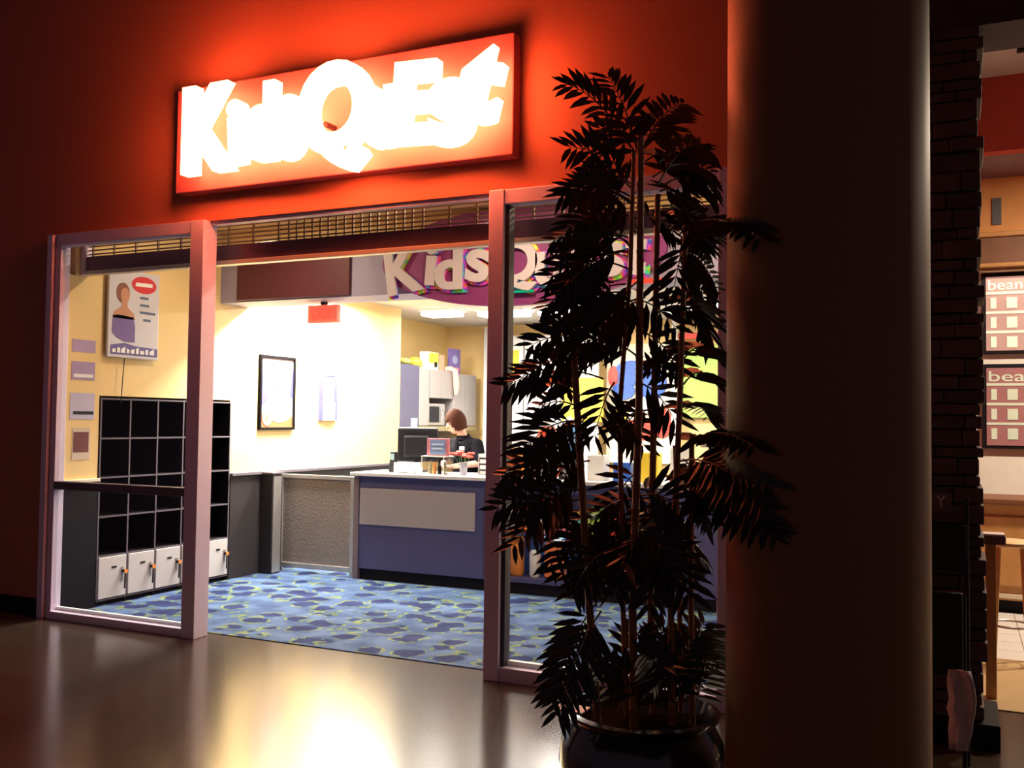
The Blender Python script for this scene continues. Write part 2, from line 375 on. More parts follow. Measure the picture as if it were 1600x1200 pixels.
struct('trim_8', MB().box(-6.35, -1.1, 7.045, 7.05, 3.12, 3.3), YELLOW, 'yellow strip above the lavender bulkhead', 'trim')
# oval sign on the bulkhead
os_ = thing('oval_sign', 'large purple oval sign with pale letters on the bulkhead', 'sign', (-3.3, 7.05, 2.47))
part('oval_board', MB().prism(ellipse(-3.25, 2.885, 1.26, 0.405, 64), 'y', 6.99, 7.046), PURPLE, os_)
L2 = [('K', -4.27, 2.83, .36, .42, 8), ('i', -4.005, 2.845, .10, .34, -4), ('d', -3.84, 2.81, .26, .36, 0), ('s', -3.565, 2.815, .22, .27, -4),
      ('Q', -3.24, 2.80, .42, .42, 0), ('u', -2.93, 2.755, .24, .27, 0), ('e', -2.66, 2.775, .25, .27, 4), ('s', -2.42, 2.80, .21, .27, 0), ('t', -2.22, 2.84, .17, .35, -6)]
for ch, x, zc, w, h, r in L2:
    lt = part('letter', letter(ch, x, zc, 6.975, w, h, 0.03, 0.03, r), LETTER, os_)
    part('letter_rim', letter(ch, x + .012, zc - .008, 6.99, w + .04, h + .035, 0.018, 0.03, r), RAINBOW, lt)
part('green_underline', MB().box(-3.30, -3.06, 6.95, 6.97, 2.575, 2.595), mat('green_foil', (0.0, 0.55, 0.35), 0.3, metal=0.3), os_)
part('red_underline', MB().box(-2.25, -1.95, 6.95, 6.99, 2.60, 2.635), RED, os_)

# exit sign
ex = thing('exit_sign', 'small glowing red exit sign hanging from the bulkhead', 'sign', (-5.15, 7.3, 2.41))
EXM = mat('exit_red', (0.9, 0.2, 0.14), 0.5, emis=0.55, ecol=(1.0, 0.16, 0.09))
part('case', MB().box(-5.50, -5.17, 7.27, 7.33, 2.435, 2.60), EXM, ex, bevel=0.004)
part('mount', MB().box(-5.36, -5.31, 7.28, 7.32, 2.60, 2.63), DARK, ex)
part('lettering', letter('EXIT', -5.335, 2.515, 7.268, .24, .10, .006, 0), mat('exit_letters', (0.85, 0.17, 0.12), 0.5, emis=0.5, ecol=(0.95, 0.14, 0.08)), ex)
sc = thing('security_camera', 'small dark camera arm hanging under the ceiling by the yellow wall', 'camera', (-5.35, 7.8, 2.94))
part('arm', MB().tube([(-5.38, 7.75, 2.94), (-5.33, 7.80, 2.86)], 0.012, 8), STEEL, sc)
part('camera_body', MB().tube([(-5.35, 7.78, 2.865), (-5.22, 7.84, 2.82)], [0.022, 0.028], 10), DARK, sc)

# ------------------------------------------------------------------ lights of the shop
def ceiling_light(x, y, ln, label, power=TUBE, wd=0.16):
    t = thing('ceiling_light', label, 'light', (x, y, 2.94), group='fluorescent lights on the shop ceiling')
    part('housing', MB().box(x - ln/2, x + ln/2, y - wd/2 - .02, y + wd/2 + .02, 2.91, 2.94), WHITE, t)
    part('diffuser', MB().box(x - ln/2 + .02, x + ln/2 - .02, y - wd/2, y + wd/2, 2.855, 2.91), LAMPW, t, bevel=0.012)
    area_light('lamp_light', (x, y, 2.848), ln, wd, power, (1.0, 0.93, 0.80), t)
ceiling_light(-5.85, 7.72, 0.8, 'fluorescent light hidden behind the bulkhead beside the bright yellow wall', TUBE * 5.0)
ceiling_light(-5.90, 8.85, 0.7, 'fluorescent light over the gap between gate and yellow wall', TUBE * 4.2)
ceiling_light(-3.9, 7.9, 1.2, 'fluorescent light hidden behind the bulkhead above the counter', TUBE * .4)
ceiling_light(-2.2, 7.9, 1.2, 'fluorescent light hidden behind the bulkhead above the display shelves', TUBE * .4)
ceiling_light(-5.90, 10.55, 0.5, 'short fluorescent light on the ceiling in front of the wall cabinets', TUBE * .22, .3)
ceiling_light(-5.15, 10.8, 0.66, 'fluorescent light on the ceiling next to the short one', TUBE * .35, .3)
ceiling_light(-4.35, 10.95, 0.75, 'fluorescent light on the ceiling above the white partition', TUBE * .9, .3)
ceiling_light(-2.95, 11.2, 0.45, 'fluorescent light on the ceiling in front of the green wall panel', TUBE * .6, .25)
ceiling_light(-2.45, 10.9, 0.45, 'fluorescent light on the ceiling farthest along the row, beside the cream wall', TUBE * .6, .25)
# small downlights in the front ceiling
for x, lab in ((-5.2, 'round downlight in the front ceiling over the lockers'), (-3.1, 'round downlight in the front ceiling over the shop entrance'), (-1.7, 'round downlight in the front ceiling above the second window')):
    t = thing('downlight', lab, 'light', (x, 6.2, 3.3))
    part('trim_ring', MB().lathe([(0.09, -.0), (0.09, -.018), (.065, -.018), (.065, 0)], (x, 6.2, 3.3), 24), WHITE, t)
    part('lens', MB().lathe([(0.062, -.002), (.062, -.014)], (x, 6.2, 3.3), 20), LAMPW, t)
    area_light('lamp_light', (x, 6.2, 3.28), .12, .12, 22.0, (1.0, 0.80, 0.52), t)

# ------------------------------------------------------------------ lockers in the left wall
lk = thing('locker_unit', 'black open cubby shelving with a bottom row of grey locker doors', 'lockers', (-6.35, 6.44, 0.007))
Y0, Y1, XF = 5.675, 7.205, -6.33
body = MB().box(-6.80, -6.79, Y0, Y1, 0.01, 1.70)
part('back_panel', body, BLACK, lk)
cw = (Y1 - Y0) / 5; zs = [0.405, 0.725, 1.045, 1.365, 1.69]
for i in range(6):
    y = Y0 + i * cw; p = part('upright', MB().box(-6.79, XF - .004, y - .008, y + .008, 0.01, 1.70), BLACK, lk)
    part('edge_band', MB().box(XF - .004, XF, y - .007, y + .007, 0.06, 1.70), EDGE, p)
for zz in zs + [0.05]:
    p = part('shelf', MB().box(-6.79, XF - .006, Y0, Y1, zz - .008, zz + .008), BLACK, lk)
    part('edge_band', MB().box(XF - .006, XF - .001, Y0, Y1, zz - .006, zz + .006), EDGE, p)
part('kick_plate', MB().box(-6.42, -6.37, Y0, Y1, 0.01, 0.045), BLACK, lk)
for i in range(5):
    a = Y0 + i * cw + .012; b = Y0 + (i + 1) * cw - .012
    d = part('locker_door', MB().box(XF - .012, XF + .008, a, b, 0.062, 0.396), LOCKW, lk, bevel=0.004)
    part('number_plate', MB().box(XF + .008, XF + .011, a + .13, a + .18, 0.30, 0.315), DARK, d)
    part('lock_plate', MB().box(XF + .008, XF + .014, b - .055, b - .03, 0.19, 0.30), STEEL, d)
    part('lock', MB().tube([(XF + .01, b - .042, .265), (XF + .035, b - .042, .265)], .013, 10), DARK, d)
    part('key_tag', MB().prism(ellipse(b - .03, .262, .018, .018, 12), 'x', XF + .036, XF + .042), ORANGE, d)
    part('key_cord', MB().tube([(XF + .03, b - .03, .25), (XF + .03, b - .032, .12)], .006, 6), DARK, d)

# notices pinned on the pilaster
for k, (y0, y1, z0, z1, m, lab) in enumerate([
        (5.375, 5.60, 2.055, 2.155, mat('notice_lilac', (0.42, 0.30, 0.48), .7), 'small lilac notice pinned highest on the yellow pilaster'),
        (5.375, 5.60, 1.835, 1.98, mat('notice_violet', (0.36, 0.26, 0.44), .7), 'violet notice with a pale line pinned on the yellow pilaster'),
        (5.37, 5.605, 1.52, 1.73, mat('notice_blue', (0.50, 0.46, 0.62), .7), 'pale blue notice with a dark line pinned on the yellow pilaster'),
        (5.40, 5.57, 1.20, 1.455, mat('notice_cream', (0.62, 0.50, 0.40), .7), 'cream notice with a dark red picture above the ledge')]):
    n = solo('notice', MB().box(-6.335, -6.331, y0, y1, z0, z1), m, lab, 'notice', (-6.335, (y0+y1)/2, z0), group='notices on the pilaster')
    if k == 2: part('text_line', MB().box(-6.331, -6.329, y0+.03, y1-.01, z0+.04, z0+.065), DARK, n)
    if k == 3: part('picture', MB().box(-6.331, -6.329, y0+.01, y1-.015, z0+.06, z0+.22), mat('dark_red_print', (.16, .03, .03), .6), n)
    if k == 1: part('text_line', MB().box(-6.331, -6.329, y0+.02, y1-.02, z0+.02, z0+.045), PAPER, n)

# poster standing off the left wall
XP = -6.30
po = thing('advert_poster', 'white advert poster with a red oval and a figure in purple on the yellow wall', 'poster', (-6.35, 5.96, 2.03))
part('board', MB().box(-6.325, XP, 5.69, 6.235, 2.035, 2.775), mat('poster_white', (0.60, 0.58, 0.64), .4), po, bevel=0.006)
part('stand_off', MB().box(-6.35, -6.325, 5.9, 6.0, 2.3, 2.5), DARK, po)
def px(name, pts, m, d=0.003, base=XP): return part(name, MB().prism(pts, 'x', base, base + d), m, po)
px('red_oval', ellipse(6.06, 2.665, .135, .072), mat('poster_red', (.62, .03, .04), .5))
px('oval_lettering', [(5.96, 2.648), (6.15, 2.655), (6.15, 2.687), (5.97, 2.680)], PAPER, .005)
px('hair', ellipse(5.835, 2.575, .07, .085), mat('poster_brown', (.22, .08, .04), .6))
px('face', ellipse(5.855, 2.555, .047, .064), mat('poster_skin', (.52, .25, .15), .6), .005)
px('neck', [(5.825, 2.52), (5.88, 2.52), (5.885, 2.46), (5.95, 2.41), (5.97, 2.36), (5.73, 2.36), (5.745, 2.41), (5.82, 2.46)], mat('poster_skin', (.5, .2, .14), .6), .004)
px('dress', [(5.735, 2.38), (5.80, 2.39), (5.87, 2.385), (5.95, 2.38), (5.97, 2.30), (5.97, 2.17), (5.86, 2.17), (5.78, 2.20), (5.73, 2.24)], mat('poster_purple', (.16, .09, .30), .6), .004)
px('bottom_band', [(5.72, 2.06), (6.225, 2.06), (6.225, 2.13), (5.98, 2.14), (5.86, 2.16), (5.72, 2.135)], mat('poster_band', (.12, .09, .30), .6))
for k, (y0, w) in enumerate([(5.735, .035), (5.785, .03), (5.825, .045), (5.885, .03), (5.93, .04), (5.985, .03), (6.03, .045), (6.09, .03), (6.135, .05)]):
    px('band_lettering', [(y0, 2.075), (y0 + w, 2.075), (y0 + w, 2.105 + .012 * (k % 3)), (y0, 2.105 + .012 * (k % 2))], PAPER, .006)
for k, (a, b) in enumerate([(6.02, 6.11), (6.02, 6.12), (6.02, 6.19), (6.06, 6.14)]):
    px('text_line', [(a, 2.545 - k * .062), (b, 2.545 - k * .062), (b, 2.565 - k * .062), (a, 2.565 - k * .062)], mat('poster_ink', (.10, .13, .22), .6))
solo('hanging_cord', MB().tube([(-6.29, 5.86, 2.03), (-6.29, 5.85, 1.9), (-6.285, 5.83, 1.66)], .004, 6), DARK, 'thin dark cord hanging below the advert poster', 'cord', (-6.29, 5.85, 1.66))

# framed picture and the bracket beside it
pf = thing('framed_picture', 'black framed photograph of a child on the brightly lit yellow wall', 'picture', (-6.35, 7.9, 1.43))
FR = mat('frame_black', (.006, .006, .008), .8, spec=.05)
for nme, b in (('frame_side', (7.615, 7.64, 1.43, 2.185)), ('frame_side', (8.15, 8.175, 1.43, 2.185)), ('frame_rail', (7.64, 8.15, 2.16, 2.185)), ('frame_rail', (7.64, 8.15, 1.43, 1.455))):
    part(nme, MB().box(-6.349, -6.315, *b), FR, pf, bevel=.003)
pt = part('print', MB().box(-6.349, -6.335, 7.64, 8.15, 1.455, 2.16), mat('print_ground', (.40, .28, .28), .5), pf)
def pp(name, pts, m, d): part(name, MB().prism(pts, 'x', -6.335, -6.335 + d), m, pt)
pp('print_background', [(7.64, 1.99), (7.80, 2.0), (7.78, 1.86), (7.74, 1.72), (7.64, 1.66)], mat('print_blue', (.08, .08, .24), .5), .002)
pp('print_background', [(8.06, 2.02), (8.15, 2.05), (8.15, 1.75), (8.08, 1.80)], mat('print_blue', (.08, .08, .24), .5), .002)
pp('print_foreground', [(7.64, 1.455), (8.15, 1.455), (8.15, 1.56), (7.9, 1.55), (7.64, 1.60)], mat('print_orange', (.42, .13, .05), .5), .002)
pp('child_body', [(7.70, 1.56), (7.78, 1.78), (7.92, 1.86), (8.06, 1.84), (8.12, 1.70), (8.08, 1.53), (7.92, 1.50)], mat('print_white', (.60, .50, .48), .5), .004)
pp('child_face', ellipse(7.95, 1.96, .085, .105), mat('print_skin', (.50, .30, .22), .5), .006)
pp('child_mouth', ellipse(7.965, 1.895, .026, .013, 16), mat('print_lip', (.62, .16, .14), .5), .008)
pp('toy_ring', ellipse(7.74, 1.555, .075, .085), mat('print_toy', (.45, .24, .2), .5), .006)
pp('toy_hole', ellipse(7.74, 1.555, .035, .042), mat('print_hole', (.70, .25, .12), .5), .008)
bh = thing('leaflet_holder', 'narrow white leaflet holder with two blue side strips on the bright wall', 'holder', (-6.35, 8.77, 1.53))
BST = mat('strip_blue', (.07, .07, .24), .5)
part('back_board', MB().box(-6.349, -6.34, 8.605, 8.93, 1.53, 2.03), PAPER, bh)
part('side_strip', MB().box(-6.34, -6.325, 8.605, 8.675, 1.53, 2.03), BST, bh)
part('side_strip', MB().box(-6.34, -6.325, 8.875, 8.93, 1.53, 2.03), BST, bh)
part('pocket', MB().box(-6.34, -6.31, 8.675, 8.875, 1.53, 1.73), PAPER, bh)
part('top_edge', MB().box(-6.34, -6.33, 8.675, 8.875, 2.02, 2.03), BST, bh)

# ------------------------------------------------------------------ gate and counter
gt = thing('half_gate', 'low metal gate with a textured sheet between wainscot and counter', 'gate', (-5.82, 7.9, 0.007))
for nme, b in (('stile', (-6.265, -6.225, .05, .985)), ('stile', (-5.405, -5.365, .05, .985)), ('top_rail', (-6.225, -5.405, .945, .985)), ('bottom_rail', (-6.225, -5.405, .05, .10))):
    part(nme, MB().box(b[0], b[1], 7.88, 7.92, b[2], b[3]), STEEL, gt, bevel=.004)
part('sheet', MB().box(-6.225, -5.405, 7.893, 7.907, .10, .945), GATEM, gt)
part('hinge', MB().tube([(-6.275, 7.9, .2), (-6.275, 7.9, .3)], .012, 8), STEEL, gt)
part('hinge', MB().tube([(-6.275, 7.9, .75), (-6.275, 7.9, .85)], .012, 8), STEEL, gt)
part('foot', MB().box(-6.265, -6.225, 7.885, 7.915, .007, .05), STEEL, gt)
part('foot', MB().box(-5.405, -5.365, 7.885, 7.915, .007, .05), STEEL, gt)
gp = thing('gate_post', 'dark square post with a steel strip beside the low gate', 'post', (-6.31, 7.72, 0.007))
part('post_body', MB().box(-6.324, -6.18, 7.66, 7.80, .007, .99), CHAR, gp, bevel=.004)
part('steel_strip', MB().box(-6.18, -6.172, 7.67, 7.79, .02, .97), STEEL, gp)
part('post_cap', MB().box(-6.301, -6.165, 7.645, 7.815, .99, 1.01), EDGE, gp, bevel=.003)

CY = 7.85
ct = thing('service_counter', 'long blue service counter with a pale inset panel and open display niche', 'counter', (-3.3, 8.1, 0.007))
part('body', MB().box(-5.28, -3.93, CY, 8.35, .11, 1.0), CTRBLUE, ct, bevel=.004)
part('body', MB().box(-2.12, -1.15, CY, 8.35, .11, 1.0), CTRBLUE, ct, bevel=.004)
part('pale_panel', MB().box(-5.265, -4.015, CY - .012, CY, .535, .885), CTRPALE, ct, bevel=.002)
part('end_post', MB().box(-5.335, -5.28, CY - .01, 8.35, .007, 1.0), mat('post_brown', (.16, .12, .13), .5), ct)
part('kick', MB().box(-5.28, -1.15, CY + .03, 8.33, .007, .11), BLACK, ct)
part('niche_back', MB().box(-3.93, -2.12, 8.32, 8.35, .11, 1.0), mat('niche_blue', (.18, .24, .50), .5), ct)
part('niche_floor', MB().box(-3.93, -2.12, CY, 8.32, .11, .15), CTRBLUE, ct)
part('niche_top', MB().box(-3.93, -2.12, CY, 8.32, .92, 1.0), CTRBLUE, ct)
part('shelf', MB().box(-3.93, -2.12, CY + .03, 8.32, .525, .545), CTRBLUE, ct)
part('divider', MB().box(-3.80, -3.785, CY + .01, 8.32, .545, .92), mat('divider_blue', (.30, .40, .75), .4), ct)
sl = part('shelf_lamp', MB().box(-3.45, -2.95, 8.02, 8.06, .505, .525), mat('cyan_tube', (.4, .85, 1.0), .4, emis=9.0, ecol=(.30, .72, 1.0)), ct)
part('worktop', MB().box(-5.36, -1.12, 7.80, 8.45, 1.0, 1.035), CTRTOP, ct, bevel=.006)

# things for sale in the niche
def plush(x, y, z, s, m, lab, ears=True):
    t = thing('plush_toy', lab, 'toy', (x, y, z), group='toys in the display niche', local=True)
    part('body', MB().ell((0, 0, .075*s), (.06*s, .05*s, .075*s)), m, t)
    h = part('head', MB().ell((0, -.01*s, .175*s), (.052*s, .048*s, .05*s)), m, t)
    if ears:
        for q in (-1, 1): part('ear', MB().ell((q*.04*s, 0, .215*s), (.02*s, .012*s, .022*s), 10, 6), m, h)
    part('muzzle', MB().ell((0, -.055*s, .165*s), (.022*s, .014*s, .017*s), 10, 6), PAPER, h)
    for q in (-1, 1):
        part('arm', MB().ell((q*.06*s, -.02*s, .1*s), (.02*s, .025*s, .04*s), 10, 6), m, t)
        part('leg', MB().ell((q*.035*s, -.05*s, .022*s), (.022*s, .04*s, .022*s), 10, 6), m, t)
def bottle(x, y, z, s, m, capm, lab):
    t = thing('small_bottle', lab, 'bottle', (x, y, z), group='bottles in the display niche', local=True)
    part('bottle_body', MB().lathe([(.03*s, 0), (.033*s, .01*s), (.033*s, .1*s), (.014*s, .13*s), (.014*s, .15*s)], (0,0,0), 16), m, t)
    part('cap', MB().lathe([(.018*s, .15*s), (.018*s, .175*s)], (0,0,0), 14), capm, t)
sh, fl = .545, .15
plush(-3.865, 8.0, sh, .75, RED, 'red plush toy squeezed between the pale blue divider and the counter body')
plush(-3.69, 8.0, sh, 1.1, PAPER, 'white plush toy beside the pale blue divider')
plush(-3.52, 8.02, sh, 1.0, ORANGE, 'orange plush toy on the upper shelf next to the white one')
plush(-3.22, 8.0, sh, 1.2, PINK, 'pink plush toy on the upper shelf')
plush(-2.90, 8.02, sh, 1.1, GREEN, 'green plush toy on the upper shelf')
bottle(-3.385, 7.97, sh, 1.3, PAPER, RED, 'white bottle with red cap on the upper shelf')
bottle(-3.06, 7.97, sh, 1.2, mat('bottle_teal', (.05, .35, .35), .3), YEL, 'teal bottle with yellow cap on the upper shelf')
bottle(-2.72, 7.97, sh, 1.3, RED, PAPER, 'red bottle with white cap on the upper shelf')
plush(-2.50, 8.0, sh, 1.2, mat('tan_plush', (.5, .3, .16), .9), 'tan plush bear on the upper shelf')
plush(-2.28, 8.0, sh, 1.1, YEL, 'yellow plush toy on the upper shelf')
def tub(x, y, z, r, h, m, lab):
    t = thing('lidded_tub', lab, 'tub', (x, y, z), group='tubs in the display niche', local=True)
    part('tub_body', MB().lathe([(r*.8, 0), (r, .02), (r, h*.8), (r*.9, h*.88)], (0,0,0), 24), m, t)
    part('lid', MB().lathe([(r*.98, h*.86), (r*1.02, h*.9), (r*.7, h), (.001, h)], (0,0,0), 24), m, t)
tub(-3.66, 8.0, fl, .07, .36, ORANGE, 'tall orange tub on the niche floor')
tub(-3.28, 8.0, fl, .10, .34, mat('orange_deep', (.80, .20, .06), .5), 'wide deep orange tub on the niche floor')
tub(-3.47, 7.98, fl, .05, .24, PAPER, 'slim white tub between the two orange tubs')
solo('white_ball', MB().ell((-3.03, 7.98, fl + .07), .07), PAPER, 'small white ball on the niche floor beside the deep orange tub', 'ball', (-3.03, 7.98, fl))
plush(-2.84, 8.0, fl, 1.4, mat('tan_plush', (.5, .3, .16), .9), 'large tan plush bear on the niche floor')
plush(-2.58, 8.0, fl, 1.3, PINK, 'pink plush toy on the niche floor')
plush(-2.32, 8.0, fl, 1.3, RED, 'red plush toy on the niche floor')
plush(-3.842, 8.0, fl, 1.0, GREEN, 'small green plush toy on the niche floor in the corner')

# ------------------------------------------------------------------ things on the counter
WT = 1.035
mo = thing('monitor', 'dark computer monitor on a foot on the counter before the worker', 'monitor', (-4.87, 8.25, WT), rotz=math.radians(200), local=True)
part('foot', MB().prism(ellipse(0, 0, .11, .08, 24), 'z', 0, .015), DARK, mo)
part('neck', MB().box(-.025, .025, -.02, .02, .015, .14), DARK, mo)
part('bezel', MB().box(-.20, .20, -.025, .02, .10, .43), DARK, mo, bevel=.01)
part('back_shell', MB().box(-.13, .13, .02, .07, .15, .36), DARK, mo, bevel=.02)
part('screen', MB().box(-.18, .18, -.029, -.025, .125, .405), mat('screen_grey', (.30, .28, .30), .3, emis=.15), mo)
part('top_strip', MB().box(-.19, .19, -.02, .015, .43, .438), PAPER, mo)
fs = thing('framed_sign', 'small framed sign with a blue face and dull red border on an acrylic box', 'sign', (-4.49, 7.99, WT + .175), local=True, rotz=math.radians(5))
part('border', MB().box(-.115, .115, -.008, .008, 0, .165), mat('dull_red', (.40, .14, .18), .5), fs, bevel=.003)
part('face', MB().box(-.078, .078, -.012, -.008, .012, .15), mat('sign_blue', (.13, .19, .34), .5), fs)
part('text_line', MB().box(-.06, .06, -.014, -.012, .10, .115), mat('sign_pale', (.35, .42, .55), .5), fs)
part('text_line', MB().box(-.06, .05, -.014, -.012, .06, .075), mat('sign_pale', (.35, .42, .55), .5), fs)
ab = thing('acrylic_box', 'clear acrylic box with pale edges and small goods under the framed sign', 'box', (-4.47, 8.02, WT))
for b in ((-4.63, -4.39, 7.92, 7.925), (-4.63, -4.39, 8.115, 8.12)): part('clear_panel', MB().box(*b, WT, WT + .165), GLASS, ab)
for b in ((-4.63, -4.625, 7.925, 8.115), (-4.395, -4.39, 7.925, 8.115)): part('clear_panel', MB().box(*b, WT, WT + .165), GLASS, ab)
part('lid', MB().box(-4.635, -4.385, 7.915, 8.125, WT + .165, WT + .175), mat('acrylic_edge', (.55, .55, .52), .3), ab)
for x in (-4.63, -4.395): part('corner_edge', MB().box(x, x + .008, 7.915, 7.92, WT, WT + .165), mat('acrylic_edge', (.55, .55, .52), .3), ab)
for k, (x, m, h) in enumerate([(-4.59, mat('good_olive', (.25, .24, .12), .5), .10), (-4.545, ORANGE, .11), (-4.49, DARK, .13), (-4.43, mat('good_olive', (.25, .24, .12), .5), .12)]):
    solo('goods_tube', MB().lathe([(.018, 0), (.018, h*.6), (.012, h*.65), (.012, h)], (x, 8.02, WT), 12), m,
         ['short olive tube inside the acrylic box', 'orange tube inside the acrylic box', 'tall dark tube inside the acrylic box', 'tall olive tube inside the acrylic box'][k], 'tube', (x, 8.02, WT))
vs_ = thing('flower_cup', 'clear cup holding a bunch of red artificial flowers on the counter', 'flowers', (-4.222, 8.0, WT), local=True)
part('cup', MB().lathe([(.03, 0), (.04, .12)], (0,0,0), 16), mat('cup_grey', (.35, .36, .45), .3), vs_)
rf = random.Random(5)
for k in range(9):
    a = k * 2.4; r = .02 + .075 * rf.random(); cx, cy, cz = r * math.cos(a) * 1.2, r * math.sin(a), .17 + .05 * rf.random()
    part('stem', MB().tube([(0, 0, .03), (cx, cy, cz)], .003, 5), mat('stem_green', (.05, .15, .04), .6), vs_)
    fb = MB()
    for j in range(5): fb.ell((cx + .02*math.cos(j*1.257), cy + .02*math.sin(j*1.257), cz), (.019, .019, .012), 8, 5)
    part('flower', fb, RED, vs_)
tr = thing('white_caddy', 'white counter caddy with a small white bowl beside the card terminal', 'caddy', (-4.86, 8.0, WT))
part('tray', MB().box(-4.96, -4.73, 7.95, 8.08, WT, WT + .10), PAPER, tr, bevel=.008)
part('bowl', MB().ell((-4.86, 7.935, WT + .035), (.055, .04, .035)), WHITE, tr)
solo('white_roll', MB().lathe([(.03, 0), (.032, .005), (.032, .055), (.03, .06)], (-4.68, 7.97, WT), 18), PAPER, 'small white paper roll beside the caddy on the counter', 'roll', (-4.68, 7.97, WT))
cr = thing('card_reader', 'upright black card terminal at the gate end of the counter', 'terminal', (-5.02, 8.05, WT), local=True)
part('case', MB().prism([(-.05, 0), (.05, 0), (.02, .2), (-.02, .2)], 'x', -.03, .03), DARK, cr, bevel=.006)
part('display', MB().box(-.022, .022, -.034, -.028, .12, .18), mat('lcd', (.2, .3, .3), .3), cr)
pr = thing('printer', 'white printer heaped with paper behind the worker', 'printer', (-4.05, 8.95, 1.02))
part('case', MB().box(-4.30, -3.80, 8.78, 9.12, 1.02, 1.30), mat('printer_grey', (.50, .48, .50), .5), pr, bevel=.03)
part('paper_heap', MB().ell((-4.05, 8.95, 1.38), (.24, .16, .085)), PAPER, pr)
part('tray', MB().box(-4.24, -3.86, 8.70, 8.78, 1.08, 1.10), DARK, pr)
bc = thing('back_counter', 'low grey work counter behind the worker carrying the printer', 'counter', (-4.0, 8.95, 0.007))
part('top', MB().box(-4.35, -2.2, 8.7, 9.2, .98, 1.02), CTRTOP, bc, bevel=.004)
part('carcass', MB().box(-4.32, -2.22, 8.74, 9.2, .007, .98), EDGE, bc)
for x in (-4.3, -3.6, -2.9): part('door', MB().box(x, x + .66, 8.725, 8.74, .1, .95), CTRPALE, bc)
og = thing('paper_organiser', 'stacked desk organiser of white paper trays on the counter', 'organiser', (-4.02, 8.2, WT))
for k in range(4): part('tray', MB().box(-4.12, -3.92, 8.1, 8.38, WT + .055 * k, WT + .012 + .055 * k), mat('tray_grey', (.5, .52, .55), .4), og)
for x in (-4.12, -3.925): part('side', MB().box(x, x + .006, 8.1, 8.38, WT + .012, WT + .2), mat('tray_grey', (.5, .52, .55), .4), og)
for k in range(3): part('paper_stack', MB().box(-4.105, -3.935, 8.105, 8.37, WT + .012 + .055 * k, WT + .04 + .055 * k), PAPER, og)
od = thing('orange_display', 'orange printed brochure stand on the counter by the second window', 'display', (-3.64, 8.0, WT), local=True, rotz=math.radians(8))
part('board', MB().box(-.12, .12, -.006, .006, 0, .27), mat('brochure_orange', (.88, .42, .10), .5), od)
part('foot', MB().prism([(0, 0), (.09, 0), (0, .16)], 'x', -.05, .05), PAPER, od)
part('heading', MB().box(-.10, .0, -.008, -.006, .235, .25), RED, od)
part('photo', MB().box(-.09, .10, -.008, -.006, .10, .15), mat('brochure_brown', (.5, .2, .1), .5), od)
part('lower_band', MB().box(-.12, .12, -.008, -.006, .01, .075), ORANGE, od)
def candy(x, m, lab, base):
    t = thing('candy_machine', lab, 'dispenser', (x, 8.0, WT), local=True)
    part('base', MB().box(-.075, .075, -.07, .07, 0, .25), base, t, bevel=.01)
    part('label_plate', MB().box(-.05, .05, -.074, -.07, .12, .21), PAPER, t)
    part('chute', MB().box(-.025, .025, -.085, -.07, .03, .09), STEEL, t)
    part('globe', MB().lathe([(.05, .25), (.085, .29), (.09, .36), (.085, .44), (.07, .47)], (0,0,0), 24), m, t)
    part('lid', MB().lathe([(.08, .47), (.075, .51), (.03, .54), (.01, .56)], (0,0,0), 24), PAPER, t)
candy(-3.38, mat('candy_red', (.75, .10, .05), .25, coat=.5), 'candy dispenser with a red globe on the counter', DARK)
candy(-3.16, mat('candy_blue', (.12, .35, .75), .25, coat=.5), 'candy dispenser with a blue globe next to the red one', DARK)
for k, (x, m, h, lab) in enumerate([(-2.9, PAPER, .22, 'white cardboard box on the counter behind the palm'), (-2.66, BLUE, .16, 'blue cardboard box on the counter behind the palm'),
                                    (-2.42, YEL, .25, 'yellow cardboard box on the counter behind the palm'), (-2.15, PAPER, .3, 'tall white cardboard box at the far end of the counter')]):
    t = thing('cardboard_box', lab, 'box', (x, 8.05, WT))
    part('carton', MB().box(x - .08, x + .08, 7.98, 8.12, WT, WT + h), m, t, bevel=.004)
    part('flap', MB().box(x - .075, x + .075, 7.985, 8.05, WT + h, WT + h + .004), m, t)

# ------------------------------------------------------------------ cabinets on the left wall behind the counter
XC = -6.35
CABW = mat('cabinet_white', (.34, .31, .31), .5, var=.03)
tc = thing('tall_cabinet', 'tall blue-grey cabinet at the end of the yellow wall', 'cabinet', (-6.65, 10.55, 0.007))
part('carcass', MB().box(-6.94, XC - .02, 10.315, 10.77, .007, 2.255), mat('cabinet_blue', (.085, .082, .15), .5), tc)
d = part('door', MB().box(XC - .02, XC, 10.32, 10.765, .1, 2.25), mat('cabinet_blue', (.085, .082, .15), .5), tc, bevel=.003)
part('handle', MB().tube([(XC + .02, 10.72, 1.2), (XC + .02, 10.72, 1.4)], .006, 8), STEEL, d)
part('pinned_paper', MB().box(XC, XC + .003, 10.58, 10.73, 1.45, 1.57), PAPER, d)
def wall_cab(y0, y1, z0, z1, n, lab):
    t = thing('wall_cabinet', lab, 'cabinet', (-6.65, (y0 + y1) / 2, z0), group='white cabinets on the wall behind the counter')
    part('carcass', MB().box(-6.94, XC - .02, y0, y1, z0, z1), CABW, t)
    w = (y1 - y0) / n
    for k in range(n):
        d = part('door', MB().box(XC - .02, XC, y0 + k*w + .004, y0 + (k+1)*w - .004, z0 + .005, z1 - .005), CABW, t, bevel=.003)
        part('handle', MB().tube([(XC + .012, y0 + (k+.85)*w, z0 + .04), (XC + .012, y0 + (k+.85)*w, z0 + .12)], .005, 6), STEEL, d)
wall_cab(10.775, 11.04, 1.47, 2.235, 1, 'narrow white wall cabinet next to the tall blue-grey cabinet')
